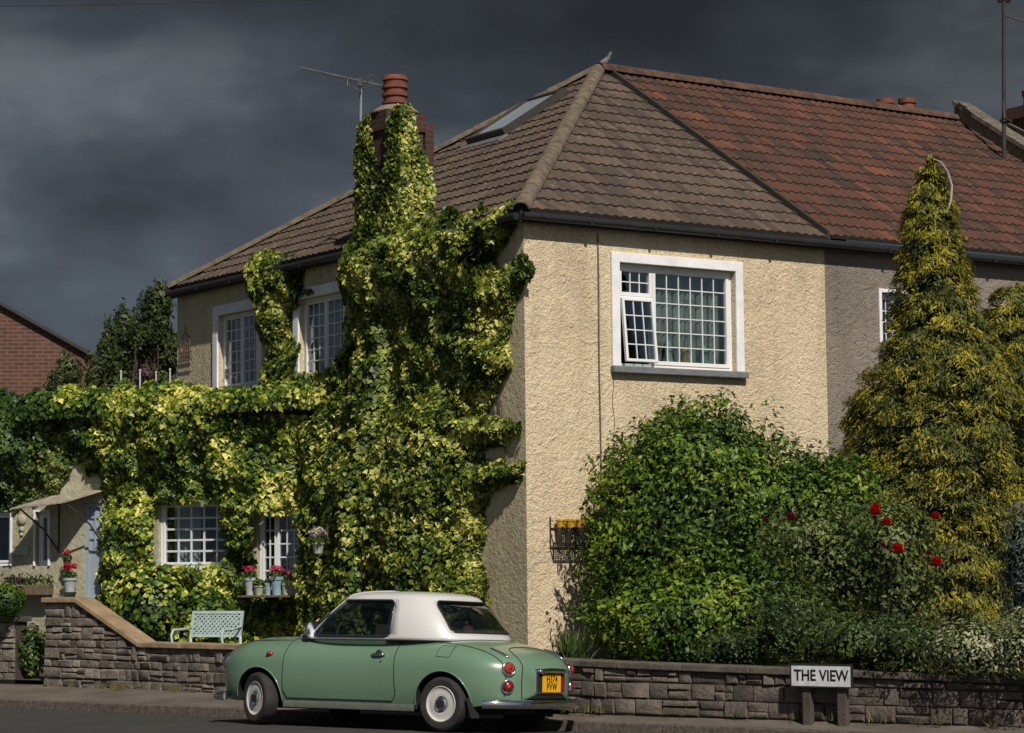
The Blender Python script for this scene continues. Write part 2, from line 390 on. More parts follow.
M['dark_leaf'] = leaf_mat('small_dark_shrub_leaf', [(.1, (.020, .042, .010)), (.5, (.050, .085, .020)), (.9, (.12, .16, .045))], .5, 3, .25, .6)
M['pale_leaf'] = leaf_mat('cream_edged_shrub_leaf', [(.1, (.06, .10, .03)), (.45, (.15, .18, .06)), (.7, (.32, .33, .17)), (1, (.5, .5, .34))], .5, 3, .25, .8)
M['blue_leaf'] = leaf_mat('blue_grey_conifer_leaf', [(.1, (.03, .05, .045)), (.5, (.07, .105, .09)), (.9, (.15, .19, .165))], .6, 3, .15, .6)
M['tree_leaf'] = leaf_mat('dark_tree_leaf', [(.1, (.015, .03, .009)), (.5, (.04, .065, .016)), (.9, (.09, .12, .03))], .5, .7, .25, .4)
M['purple_leaf'] = leaf_mat('dull_purple_leaf', [(.1, (.03, .018, .018)), (.9, (.10, .055, .05))], .5, .9, .2, .4)

# ------------------------------------------------------------------ house walls with openings
def wall_holes(F, u0, u1, z0, z1, holes, depth=.12):
    mb = MB(); us = sorted({u0, u1} | {h[0] for h in holes} | {h[1] for h in holes}); zs = sorted({z0, z1} | {h[2] for h in holes} | {h[3] for h in holes})
    for a, b in zip(us, us[1:]):
        for c, d in zip(zs, zs[1:]):
            um, zm = (a + b) / 2, (c + d) / 2
            if any(h[0] < um < h[1] and h[2] < zm < h[3] for h in holes): continue
            mb.add([F.p(a, c), F.p(b, c), F.p(b, d), F.p(a, d)], [(0, 1, 2, 3)])
    for (a, b, c, d) in holes:
        for q in (((a, c), (a, d)), ((b, c), (b, d)), ((a, c), (b, c)), ((a, d), (b, d))):
            (p1, p2), (p3, p4) = q
            mb.add([F.p(p1, p2), F.p(p3, p4), F.p(p3, p4, -depth), F.p(p1, p2, -depth)], [(0, 1, 2, 3)])
    return mb
def wavy(F, u0, u1, z0, z1, n, amp=.02, waves=12, seed=0):
    mb = MB(); k = int((u1 - u0) / .02) + 2; vs = []
    for i in range(k + 1):
        u = u0 + (u1 - u0) * i / k; a = n + amp * math.sin(i * 2 * PI * waves / k + .8 * math.sin(i * .37 + seed))
        vs += [F.p(u, z0, a), F.p(u, z1, a)]
    mb.add(vs, [(2 * i, 2 * i + 2, 2 * i + 3, 2 * i + 1) for i in range(k)]); return mb
def frame_rect(mb, F, a, b, c, d, w, n0, n1):
    mb.fbox(F, a, a + w, n0, n1, c, d); mb.fbox(F, b - w, b, n0, n1, c, d)
    mb.fbox(F, a + w, b - w, n0, n1, c, c + w); mb.fbox(F, a + w, b - w, n0, n1, d - w, d)
def lattice(mb, F, a, b, c, d, nx, nz, n0, n1, w=.014):
    for i in range(1, nx):
        u = a + (b - a) * i / nx; mb.fbox(F, u - w / 2, u + w / 2, n0, n1, c, d)
    for j in range(1, nz):
        z = c + (d - c) * j / nz
        xs = [a + (b - a) * i / nx for i in range(nx + 1)]
        for i in range(nx):
            mb.fbox(F, xs[i] + w / 2, xs[i + 1] - w / 2, n0 + .001, n1 - .001, z - w / 2, z + w / 2)
def window(parent, F, hole, lights, trim=.12, sill=True, curtain='curtain', room=.9, label=None, cpos=None, depth=.12, barw=.014, cw_=.035):
    """hole = (u0,u1,z0,z1) opening; lights = list of (fu0,fu1,fz0,fz1,nx,nz) fractions"""
    a, b, c, d = hole; fr = MB(); rec = -.07
    frame_rect(fr, F, a + .001, b - .001, c + .001, d - .001, .045, rec - .05, rec)
    w = fr.build('window', M['white'], parent, bevel=.004)
    if label: w['label'] = label
    la, pa, cs = MB(), MB(), MB(); ia, ib, ic, id_ = a + .045, b - .045, c + .045, d - .045
    for (f0, f1, g0, g1, nx, nz) in lights:
        x0, x1, y0, y1 = ia + (ib - ia) * f0, ia + (ib - ia) * f1, ic + (id_ - ic) * g0, ic + (id_ - ic) * g1
        frame_rect(cs, F, x0 + .002, x1 - .002, y0 + .002, y1 - .002, cw_, rec - .048, rec + .012)
        x0 += cw_ + .002; x1 -= cw_ + .002; y0 += cw_ + .002; y1 -= cw_ + .002
        pa.fbox(F, x0, x1, rec - .024, rec - .018, y0, y1); lattice(la, F, x0, x1, y0, y1, nx, nz, rec - .017, rec - .006, barw)
    cs.build('casement', M['white'], w, bevel=.004); pa.build('pane', M['glass'], w); la.build('lattice', M['lead'], w)
    if trim:
        tr = MB(); t = trim
        tr.fbox(F, a - t, a, .002, .035, c, d + t); tr.fbox(F, b, b + t, .002, .035, c, d + t); tr.fbox(F, a, b, .002, .0345, d, d + t)
        tr.build('surround', M['white_paint'], w, bevel=.006)
    if sill:
        sl = MB(); sl.fbox(F, a - trim - .02, b + trim + .02, -.05, .09, c - .085, c - .001); sl.build('sill', M['sill'], w, bevel=.01)
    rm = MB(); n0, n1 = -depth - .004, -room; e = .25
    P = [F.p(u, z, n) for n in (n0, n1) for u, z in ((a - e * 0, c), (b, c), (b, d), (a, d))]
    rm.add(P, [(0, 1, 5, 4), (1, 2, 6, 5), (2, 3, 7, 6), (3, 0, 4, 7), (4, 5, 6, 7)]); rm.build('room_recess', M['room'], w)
    cw = (b - a)
    for (p, q) in (cpos or ((.02, .30), (.70, .98))):
        wavy(F, a + cw * p, a + cw * q, c + .02, d - .03, -.26, .025, max(3, int(cw * (q - p) / .09))).build('curtain', M[curtain], w, smooth=True)
    return w

house = thing('corner_house', 'cream rendered two storey corner house with brown hipped tiled roof and ivy clad side', 'house', CO)
# openings in pixel terms, resolved on the facade planes
def hole_px(F, xl, xr, yt, yb, xz=None, sh=0):
    ul, _ = F.px(xl, (yt + yb) / 2); ur, _ = F.px(xr, (yt + yb) / 2); x = xz if xz else (xl + xr) / 2
    zt = F.px(x, yt)[1]; zb = F.px(x, yb)[1]; u0, u1 = min(ul, ur), max(ul, ur); return (u0, u1, zb, zt)
hm = hole_px(FR, 619, 735, 265, 370, 677); hm = (hm[0], hm[1], FR.px(677, 369)[1], FR.px(677, 267)[1])
h1 = hole_px(FL, 219, 258, 312, 388, 238)
h2 = hole_px(FL, 300, 345, 294, 375, 322); h2 = (h2[0], h2[1], h1[2], h1[3])
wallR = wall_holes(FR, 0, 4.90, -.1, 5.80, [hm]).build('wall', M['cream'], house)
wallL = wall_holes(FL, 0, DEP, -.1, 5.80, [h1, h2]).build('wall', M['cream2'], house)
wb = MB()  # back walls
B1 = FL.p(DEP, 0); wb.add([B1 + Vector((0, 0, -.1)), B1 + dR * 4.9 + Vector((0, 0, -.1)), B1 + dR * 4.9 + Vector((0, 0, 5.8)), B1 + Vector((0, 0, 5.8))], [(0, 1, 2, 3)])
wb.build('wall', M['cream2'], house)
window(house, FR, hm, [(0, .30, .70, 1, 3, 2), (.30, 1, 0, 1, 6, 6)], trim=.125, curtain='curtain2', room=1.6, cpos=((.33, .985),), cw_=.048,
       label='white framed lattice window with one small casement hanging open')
# open top hung casement, lower left
def open_casement():
    a, b, c, d = hm; ia, ib, ic, id_ = a + .045, b - .045, c + .045, d - .045
    x0, x1 = ia, ia + (ib - ia) * .30; y1 = ic + (id_ - ic) * .70 - .03; y0 = ic + .01; h = y1 - y0
    th = R(6); n2 = (FR.n * math.cos(th) + Vector((0, 0, 1)) * math.sin(th)); upv = (Vector((0, 0, 1)) * math.cos(th) - FR.n * math.sin(th))
    class T:  # tilted frame about its top edge
        u = FR.u; n = n2
        def p(s, u, z, n=0): return FR.p(u, y1, -.06) + upv * (z - y1) + n2 * n
    F = T(); fr = MB(); frame_rect(fr, F, x0 + .02, x1 - .02, y0, y1, .035, 0, .045)
    w = fr.build('window', M['white'], house, bevel=.004); w['label'] = 'small top hung casement hanging open'
    p = MB(); p.fbox(F, x0 + .056, x1 - .056, .018, .023, y0 + .036, y1 - .036); p.build('pane', M['glass'], w)
    l = MB(); lattice(l, F, x0 + .056, x1 - .056, y0 + .036, y1 - .036, 3, 4, .024, .034); l.build('lattice', M['lead'], w)
    m = MB(); m.fbox(FR, x0, x1, -.118, -.06, ic + (id_ - ic) * .70 - .028, ic + (id_ - ic) * .70); m.fbox(FR, x1 - .03, x1 - .002, -.118, -.06, ic, ic + (id_ - ic) * .70 - .03)
    m.build('frame', M['white'], w)
open_casement()
for h in (h1, h2):
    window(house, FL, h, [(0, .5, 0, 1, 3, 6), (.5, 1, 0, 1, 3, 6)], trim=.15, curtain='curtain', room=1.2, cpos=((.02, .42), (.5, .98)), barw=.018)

# ------------------------------------------------------------------ roofs of real lapped tiles
def tile_plane(mb, sdir, ddir, s0f, s1f, d0, d1, course=.293, pitch=.15, lift=.034, wave=.017, org=CO, uvs=0):
    k = 0; d = d0; sl = 4; uv = []
    smin = min(s0f(x) for x in (d0, (d0 + d1) / 2, d1)); smax = max(s1f(x) for x in (d0, (d0 + d1) / 2, d1))
    S_ = np.arange(smin, smax + pitch / sl, pitch / sl); prof = [0, .1, .95, .75]
    while d < d1 - 1e-6:
        base_m = 0
        e = min(d + course, d1); b = len(mb.v); rows = ((d + .012, -.02), (d, lift), (e + .03, .008))
        for (dd, h) in rows:
            a0, a1 = s0f(dd), s1f(dd)
            for i, s in enumerate(S_):
                ss = min(max(s, a0), a1); r1 = random.uniform(-.004, .004) if h > 0 else 0
                wv = wave * prof[i % sl] * (1 if h > 0 else 0)
                P = org + sdir * ss + ddir * dd + Vector((0, 0, zroof(dd) + h + wv + r1))
                mb.v.append(tuple(P)); uv.append((s / pitch + uvs + .37 * (k % 2), k + .5))
        n = len(S_)
        for r in range(2):
            for i in range(n - 1):
                q = (b + r * n + i, b + r * n + i + 1, b + (r + 1) * n + i + 1, b + (r + 1) * n + i)
                vs = [Vector(mb.v[j]) for j in q]
                if (vs[0] - vs[1]).length < 1e-4 and (vs[2] - vs[3]).length < 1e-4: continue
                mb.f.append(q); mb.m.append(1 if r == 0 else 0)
        d = e; k += 1
    mb.uv = (mb.uv or []) + uv
SP = 4.88
rf = MB()
tile_plane(rf, dR, dL, lambda d: d, lambda d: SP, -OV, HALF)
tile_plane(rf, dL, dR, lambda d: d, lambda d: HALF + (HALF - d) * (HALF - .06) / (HALF + OV), -OV, HALF, uvs=500)
bo = FL.p(DEP, 0)
tile_plane(rf, dR, -dL, lambda d: d, lambda d: SP, -OV, HALF, org=bo, uvs=900)
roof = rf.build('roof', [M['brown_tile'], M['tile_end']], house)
def ridge_run(P, Q, r, seglen, m, parent, name='ridge_tile', over=.02):
    mb = MB(); P = Vector(P); Q = Vector(Q); L = (Q - P).length; n = max(1, int(L / seglen)); t = (Q - P).normalized()
    side = t.cross(Vector((0, 0, 1))).normalized(); upv = side.cross(t).normalized()
    for i in range(n):
        a = P + t * (L * i / n - over); b = P + t * (L * (i + 1) / n); vs = []
        j = random.uniform(-.003, .003)
        for (q, rr) in ((a, r * 1.02 + j), (b, r * .98 + j)):
            for k in range(9):
                th = PI * (k / 8); vs.append(q + side * math.cos(th) * rr + upv * (math.sin(th) * rr * .85 - .02))
            for k in range(9):
                th = PI * (1 - k / 8); vs.append(q + side * math.cos(th) * (rr - .02) + upv * (math.sin(th) * (rr - .02) * .85 - .02))
        fs = [(k, (k + 1) % 18, 18 + (k + 1) % 18, 18 + k) for k in range(18)]
        fs += [tuple([k, k + 1, 16 - k, 17 - k]) for k in range(8)] + [tuple([18 + k, 19 + k, 34 - k, 35 - k]) for k in range(8)]
        mb.add(vs, fs)
    return mb.build(name, m, parent, autos=35)
apex = CO + (dL + dR) * HALF + Vector((0, 0, zroof(HALF)))
cornE = CO - (dL + dR) * OV + Vector((0, 0, ZE + .03)); backE = FL.p(DEP, 0) - dL * .06 - dR * OV + Vector((0, 0, ZE + .03))
ridge_run(cornE, apex + Vector((0, 0, .05)), .112, .40, M['hip_tile'], roof, 'hip_tile')
ridge_run(backE, apex + Vector((0, 0, .05)), .112, .40, M['hip_tile'], roof, 'hip_tile')
# skylight on the left slope
nLp = (dR * -TAN + Vector((0, 0, 1))).normalized(); P0 = CO + Vector((0, 0, zroof(0)))
def on_left(px, py):
    P = at_plane(px, py, P0, nLp); q = P - CO; return q.dot(dL), q.dot(dR)
sA, dA = on_left(469, 147); sB, dB = on_left(506, 137); sT, dT = on_left(548, 101)
sdl = (dR + Vector((0, 0, TAN))).normalized()
def Lp(s, d, h): return CO + dL * s + dR * d + Vector((0, 0, zroof(d))) + nLp * h
s0_, s1_ = min(sA, sB), max(sA, sB); d0_, d1_ = dA, dT
s1_ = s0_ + max(.78, s1_ - s0_)
sk = MB(); w_ = .07
for (a, b, c, d) in ((s0_, s0_ + w_, d0_, d1_), (s1_ - w_, s1_, d0_, d1_), (s0_ + w_, s1_ - w_, d0_, d0_ + w_), (s0_ + w_, s1_ - w_, d1_ - w_, d1_)):
    sk.hexa([Lp(x, y, h) for h in (-.05, .13) for x, y in ((a, c), (b, c), (b, d), (a, d))])
skl = sk.build('skylight', M['iron'], house)
g = MB(); g.hexa([Lp(x, y, h) for h in (.085, .10) for x, y in ((s0_ + w_, d0_ + w_), (s1_ - w_, d0_ + w_), (s1_ - w_, d1_ - w_), (s0_ + w_, d1_ - w_))])
tg = NT('skylight_glass'); tg.base((.30, .35, .40)); tg.set(Roughness=.08); tg.b.inputs['Specular IOR Level'].default_value = .8; M['skyglass'] = tg.m
g.build('pane', M['skyglass'], skl)
fl_ = MB(); fl_.hexa([Lp(x, y, h) for h in (.0, .045) for x, y in ((s0_ - .06, d0_ - .16), (s1_ + .08, d0_ - .16), (s1_ + .08, d0_ - .004), (s0_ - .06, d0_ - .004))]); fl_.build('flashing', M['alu'], skl)
# gutters and fascia
def eaves(parent, F, u0, u1, cap0=True):
    f = MB(); f.fbox(F, u0, u1, .0, OV - .03, 5.80, 5.83); f.fbox(F, u0, u1, OV - .03, OV - .005, 5.74, 5.88)
    f.build('fascia', M['fascia'], parent)
    g = MB(); vs = []; k = 8; N = max(2, int((u1 - u0) / 1.0))
    g.tube([F.p(u0 + (u1 - u0) * i / N, 5.815, OV + .045) for i in range(N + 1)], .047, 12)
    for i in range(1, N): g.fbox(F, u0 + (u1 - u0) * i / N - .02, u0 + (u1 - u0) * i / N + .02, OV - .004, OV + .096, 5.764, 5.83)
    g.build('gutter', M['gutter'], parent, autos=40)
eaves(house, FR, -OV + .0, SP); eaves(house, FL, -OV + .03, DEP - .02)
# soffit for the rest handled by the roof underside
# chimney straddling the side wall
CHU = 2.88
ch_u0, ch_u1, ch_n0, ch_n1 = CHU, CHU + .50, -.40, .16
def uvbox(mb, F, u0, u1, n0, n1, z0, z1):
    if mb.uv is None: mb.uv = []
    cs = [(u0, n1), (u1, n1), (u1, n0), (u0, n0)]; run = 0
    for i in range(4):
        a = cs[i]; b = cs[(i + 1) % 4]; L = math.hypot(a[0] - b[0], a[1] - b[1])
        mb.add([F.p(a[0], z0, a[1]), F.p(b[0], z0, b[1]), F.p(b[0], z1, b[1]), F.p(a[0], z1, a[1])], [(0, 1, 2, 3)])
        mb.uv += [(run, z0), (run + L, z0), (run + L, z1), (run, z1)]; run += L
    mb.add([F.p(u, z1, n) for u, n in cs], [(0, 1, 2, 3)]); mb.uv += [(u, n) for u, n in cs]
    mb.add([F.p(u, z0, n) for u, n in cs], [(0, 1, 2, 3)]); mb.uv += [(u, n) for u, n in cs]
ZC = FL.px(389, 107, ch_n1)[1]
ch = MB(); uvbox(ch, FL, ch_u0, ch_u1, ch_n0, ch_n1, 0, ZC - .28); uvbox(ch, FL, ch_u0 - .03, ch_u1 + .03, ch_n0 - .03, ch_n1 + .03, ZC - .28, ZC - .02)
uvbox(ch, FL, ch_u0 - .0, ch_u1 - .05, ch_n0 - .17, ch_n0 - .031, 5.5, ZC - .12)
chim = ch.build('chimney', M['brick'], house)
fl = MB(); cm = FL.M((ch_u0 + ch_u1) / 2, ZC - .03, (ch_n0 + ch_n1) / 2)
Mz = Matrix.Translation(FL.p((ch_u0 + ch_u1) / 2, ZC - .03, (ch_n0 + ch_n1) / 2))
fl.lathe([(.34, 0), (.30, .05), (.20, .11), (.16, .12)], Mz, 16); fl.build('flaunching', M['mortar'], chim, smooth=True)
po = MB(); po.lathe([(r_ * 1.04, z_ * 1.14) for r_, z_ in [(.15, .06), (.15, .12), (.168, .125), (.168, .155), (.148, .16), (.148, .21), (.170, .215), (.170, .25), (.148, .255), (.148, .305), (.170, .31), (.170, .345), (.148, .35), (.150, .40), (.166, .405), (.160, .44), (.145, .46), (.10, .465), (.08, .40)]], Mz, 28)
po.build('chimney_pot', M['terracotta'], chim, autos=35)

# thin vertical cable on the front wall
cb = MB(); uc = FR.px(598, 300)[0]
cb.tube([FR.p(uc + .004 * math.sin(i), 5.7 - i * .33, .012) for i in range(15)], .011, 6)
cb.build('cable', simple('old_painted_cable', (.12, .09, .06), .8), house)

ck = MB(); cx_ = FR.px(613, 390)[0]; rc_ = random.Random(4); zz_ = hm[2] - .10; P = []
for i in range(16): P.append(FR.p(cx_ + .012 * math.sin(i * 1.1) + rc_.uniform(-.006, .006), zz_ - i * .085, .003))
crk = simple('dark_render_crack', (.12, .09, .06), .9); ck.tube(P, .005, 4); ck.build('crack', crk, house); ck = MB(); P = [FR.p(cx_ - .45 + i * .06, 1.55 - .03 * i + rc_.uniform(-.012, .012), .003) for i in range(10)]; ck.tube(P, .006, 4)
ck.build('crack', crk, house)
# ------------------------------------------------------------------ neighbour house
nb = thing('terraced_house', 'grey pebbledashed house with mossy red tiled roof attached on the right', 'house', FR.p(8, 0))
hn = hole_px(FR, 881, 925, 294, 351, 900)
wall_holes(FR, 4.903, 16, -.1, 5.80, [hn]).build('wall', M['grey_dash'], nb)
window(nb, FR, hn, [(0, .33, 0, 1, 2, 4), (.33, 1, 0, 1, 4, 4)], trim=.05, sill=True, curtain='curtain', room=1.2, cpos=((.02, .3), (.4, .98)))
def zr2(): pass
ZSAVE = ZE
rr = MB(); ZE = ZSAVE + .035
tile_plane(rr, dR, dL, lambda d: SP + .02, lambda d: 12.2, -OV - .02, HALF, course=.30, pitch=.15, lift=.032, wave=.024)
tile_plane(rr, dR, -dL, lambda d: SP + .02, lambda d: 12.2, -OV, HALF, course=.30, pitch=.15, lift=.032, wave=.024, org=bo)
tile_plane(rr, dR, dL, lambda d: 12.55, lambda d: 17, -OV - .02, HALF, course=.30, pitch=.15, lift=.032, wave=.024, uvs=300)
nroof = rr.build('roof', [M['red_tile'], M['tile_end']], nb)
rp = CO + dL * HALF + Vector((0, 0, zroof(HALF) + .0))
ridge_run(rp + dR * (SP - .18), rp + dR * 12.2, .155, .45, M['ridge_red'], nroof)
ridge_run(rp + dR * 12.5, rp + dR * 17, .14, .45, M['ridge_red'], nroof)
eaves(nb, FR, SP + .004, 16)
vg = MB()  # verge: exposed edge of the red roof above the brown one
for i in range(16):
    d0v = -OV + (HALF + OV) * i / 16; d1v = -OV + (HALF + OV) * (i + 1) / 16
    vg.hexa([CO + dR * s + dL * d + Vector((0, 0, zroof(d) + h)) for h in (-.04, .075) for s, d in ((SP - .035, d0v + .003), (SP + .018, d0v + .003), (SP + .018, d1v), (SP - .035, d1v))])
vg.build('verge', M['iron'], nroof)
# parapet between the terraces
pp = MB(); pc = MB()
for i in range(12):
    a = -OV + (HALF + OV) * i / 12; b = -OV + (HALF + OV) * (i + 1) / 12
    pp.hexa([CO + dR * s + dL * d + Vector((0, 0, zroof(d) + h)) for h in (-.3, .25) for s, d in ((12.22, a), (12.52, a), (12.52, b), (12.22, b))])
    pc.hexa([CO + dR * s + dL * d + Vector((0, 0, zroof(d) + h)) for h in (.252, .33) for s, d in ((12.17, a + .008), (12.57, a + .008), (12.57, b), (12.17, b))])
par = pp.build('parapet', M['mortar'], nb); pc.build('coping', simple('lichened_coping_stone', (.13, .11, .09), .95, var=.5, scale=8, bump=.01), par)
def stack(parent, s, d, ws, wd, z0, z1, pots, name='chimney'):
    F = FR; b = MB(); uvbox(b, F, s, s + ws, -d - wd, -d, z0, z1 - .2); uvbox(b, F, s - .05, s + ws + .05, -d - wd - .05, -d + .05, z1 - .2, z1)
    o = b.build(name, M['brick'], parent)
    for (ps, h) in pots:
        q = MB(); q.lathe([(.15, 0), (.13, .1), (.13, h - .1), (.155, h - .08), (.155, h), (.11, h), (.10, h - .2)], Matrix.Translation(F.p(s + ps, z1, -d - wd / 2)), 18); q.build('chimney_pot', M['terracotta'], o, autos=35)
    return o
stack(nb, FR.px(1008, 125, -3.95)[0], 3.4, 1.0, .55, 7.5, FR.px(1012, 101, -3.4)[1], [(.28, .3), (.7, .3)])
Pq = at_y(907, 99, 38.6); Pr = at_y(907, 108, 38.6)
sd = (Pq - CO).dot(dR)
stack(nb, sd - .75, (Pq - CO).dot(dL) - .25, 1.0, .5, 7.6, Pr.z - .05, [(.25, .14), (.75, Pq.z - Pr.z + .05)])

# ------------------------------------------------------------------ side wing with door
gw1 = hole_px(FW, 158, 232, 501, 568, 193); gw2 = hole_px(FW, 257, 312, 511, 590, 284)
gw3 = hole_px(FW, 36, 49, 512, 566, 42); gw4 = hole_px(FW, -18, 11, 512, 566, 0); dr = hole_px(FW, 84, 102, 503, 601, 93)
WZ = 3.85
wholes = [gw1, gw2, gw3, gw4, dr]
wall_holes(FW, -.3, 9.5, -.1, WZ, wholes).build('wall', M['wing_cream'], house)
ws = MB(); e1 = FW.p(9.5, 0); e2 = e1 - wn * 4.5; b0 = FW.p(-.3, 0) - wn * 2.2
ws.add([e1 + Vector((0, 0, -.1)), e2 + Vector((0, 0, -.1)), e2 + Vector((0, 0, WZ)), e1 + Vector((0, 0, WZ))], [(0, 1, 2, 3)]); ws.build('wall', M['wing_cream'], house)
fr_ = MB(); fr_.hexa([FW.p(u, z, n) for z in (WZ, WZ + .06) for u, n in ((1.6, .02), (9.53, .02), (9.53, -4.5), (4.0, -4.5))]); fr_.build('flat_roof', M['fascia'], house)
window(house, FW, gw1, [(0, 1, 0, 1, 5, 5)], trim=0, curtain='curtain', room=1.0, cpos=((.55, .9),), sill=False, barw=.028)
window(house, FW, gw2, [(0, .7, 0, 1, 4, 5), (.7, 1, 0, 1, 2, 5)], trim=0, curtain='curtain', room=1.0, cpos=((.2, .6),), sill=False, barw=.02)
for h in (gw3, gw4): window(house, FW, h, [(0, 1, 0, 1, 1, 1)], trim=.03, curtain='curtain2', room=1.0, cpos=((.1, .5),), sill=False)
ms = MB(); ms.fbox(FW, gw1[0] - .05, gw1[1] + .05, -.03, .06, gw1[2] - .07, gw1[2] - .002); ms.build('sill', M['white_paint'], house, bevel=.008)
# door
a, b, c, d = dr; c = .30
db = MB(); frame_rect(db, FW, a + .002, b - .002, dr[2] + .002, d - .002, .05, -.11, -.03)
M['door_blue'] = simple('pale_blue_door_paint', (.30, .36, .42), .5, var=.1)
door = db.build('door', M['door_blue'], house)
dp = MB(); dp.fbox(FW, a + .052, b - .052, -.10, -.06, dr[2] + .052, dr[2] + .75); dp.build('door_panel', M['door_blue'], door)
dg = MB(); dg.fbox(FW, a + .052, b - .052, -.085, -.075, dr[2] + .752, d - .052); dg.build('pane', M['skyglass'], door)
dbars = MB(); lattice(dbars, FW, a + .052, b - .052, dr[2] + .752, d - .052, 2, 4, -.074, -.05, .03); dbars.build('glazing_bar', M['door_blue'], door)
dh = MB(); dh.fbox(FW, a + .07, a + .10, -.058, -.02, dr[2] + .7, dr[2] + .85); dh.build('handle', M['alu'], door)
# canopy over the door: sheet sloping down towards the street side
def onw(x, y): u, z = FW.px(x, y); return FW.p(u, z, .01)
K0, K1 = onw(53, 497), onw(108, 490); Dv = nL * .66 + Vector((0, 0, -.19)); cn = MB(); nr = 18
for i in range(nr):
    f0, f1 = i / nr, (i + 1) / nr - .004; dz = Vector((0, 0, .003 * (i % 2))); tk = Vector((0, 0, .02))
    a_, b_ = K0.lerp(K1, f0) + dz, K0.lerp(K1, f1) + dz
    cn.hexa([a_ + Dv, b_ + Dv, b_, a_, a_ + Dv + tk, b_ + Dv + tk, b_ + tk, a_ + tk])
cno = cn.build('canopy', simple('weathered_canopy_sheet', (.32, .28, .22), .8, var=.4, scale=9), house)
for f in (.12, .95):
    q = K0.lerp(K1, f); br = MB(); br.tube([q + Vector((0, 0, -.80)), q + Dv * .35 + Vector((0, 0, -.42)), q + Dv * .9 + Vector((0, 0, -.02))], .013, 6); br.tube([q + Vector((0, 0, -.82)), q + Vector((0, 0, -.03))], .013, 6); br.build('bracket', M['iron'], cno)
pl = MB(); q = hole_px(FW, 16, 29, 546, 555, 22); pl.fbox(FW, q[0], q[1], .002, .025, q[2], q[3]); pl.build('wall_plaque', simple('pale_stone_plaque', (.4, .4, .33), .8), house, bevel=.006)
pls = MB(); q = FW.px(22, 524)
pls.lathe([(.085, 0), (.08, .02), (.05, .04), (.001, .05)], FW.M(q[0], q[1] + .06, .0), 16); pls.lathe([(.05, 0), (.045, .02), (.001, .035)], FW.M(q[0], q[1] - .08, .0), 12); pls.lathe([(.03, 0), (.028, .02), (.001, .03)], FW.M(q[0], q[1] - .155, .0), 12)
pls.build('plaster_ornament', simple('dull_cream_plaster', (.38, .36, .27), .8), house, smooth=True)
# ------------------------------------------------------------------ ground, road, pavement, kerb
def clean_line(L): return [Vector((x, y, 0)) for x, y in L]
KERB = [Vector((.566, .824, 0)) * c_ + Vector((.824, -.566, 0)) * s_ for s_, c_ in ((-70, 20.3), (-40, 20.2), (-24, 20.1), (-16, 20.05), (-10, 20.05), (-5, 20.0), (-3, 20.02), (0, 20.03), (3, 19.98), (6, 19.8), (10, 19.5), (20, 18.8), (60, 15))]
KZ0, KZ1 = -.085, .018
WALLL = clean_line([(-60, 52), (-30, 41), (-12, 33.4), (-6.14, 30.3), (-4.72, 29.25), (-3.32, 28.05), (.92, 24.1), (4.58, 21.7), (5.6, 21.0), (12, 16.5), (42, -13)])
def sheet(name, poly, z, m):
    me = bpy.data.meshes.new(name); bm = bmesh.new()
    vs = [bm.verts.new((p[0], p[1], z)) for p in poly]; f = bm.faces.new(vs); bmesh.ops.triangulate(bm, faces=[f]); bm.normal_update()
    for f in bm.faces:
        if f.normal.z < 0: f.normal_flip()
    bm.to_mesh(me); bm.free(); me.materials.append(m); o = bpy.data.objects.new(name, me); C.objects.link(o); return tag(o, kind='structure')
t = NT('asphalt'); a_ = t.noise(1.2, 5, .6); b_ = t.noise(90, 3, .7)
t.base(t.mix(.5, t.ramp(a_, [(.3, (.030, .029, .028)), (.7, (.050, .047, .044))]), t.ramp(b_, [(.3, (.3, .3, .3)), (.75, (1, 1, 1))]), 'MULTIPLY')); t.set(Roughness=.9); t.bump(b_, .006); M['asphalt'] = t.m
t = NT('paving'); a_ = t.noise(1.5, 6, .65); b_ = t.noise(60, 4, .7)
t.base(t.mix(.5, t.ramp(a_, [(.3, (.075, .062, .05)), (.55, (.13, .105, .085)), (.75, (.18, .15, .12))]), t.ramp(b_, [(.3, (.4, .4, .4)), (.7, (1, 1, 1))]), 'MULTIPLY')); t.set(Roughness=.95); t.bump(b_, .005); M['paving'] = t.m
M['soil'] = simple('garden_soil', (.05, .04, .025), 1, var=.5, scale=8, bump=.03, bscale=12)
M['kerbm'] = simple('dark_granite_kerb', (.085, .068, .055), .9, var=.5, scale=18, bump=.012, bscale=30)
sheet('ground', [(-900, -300), (900, -300), (900, 1600), (-900, 1600)], -.35, simple('far_ground', (.06, .07, .04), 1, scale=.2))
def off(line, d):
    out = []
    for i, p in enumerate(line):
        t = (line[min(i + 1, len(line) - 1)] - line[max(i - 1, 0)]).normalized(); out.append(p + Vector((-t.y, t.x, 0)) * d)
    return out
K2 = off(KERB, .13); K3 = off(KERB, -1.75); K4 = off(KERB, -7); K5 = off(KERB, -60)
def strip(name, rows, m):
    mb = MB(); n = len(rows[0][0])
    for L, z in rows: mb.v += [(p.x, p.y, z) for p in L]
    for r in range(len(rows) - 1):
        for i in range(n - 1): mb.f.append((r * n + i, r * n + i + 1, (r + 1) * n + i + 1, (r + 1) * n + i)); mb.m.append(0)
    mb.uv = [(0, 0)] * len(mb.v); o = mb.build(name, m, smooth=True)
    return tag(o, kind='structure')
strip('road', [(K5, -.02), (K4, .03), (K3, .0), (KERB, KZ0)], M['asphalt'])
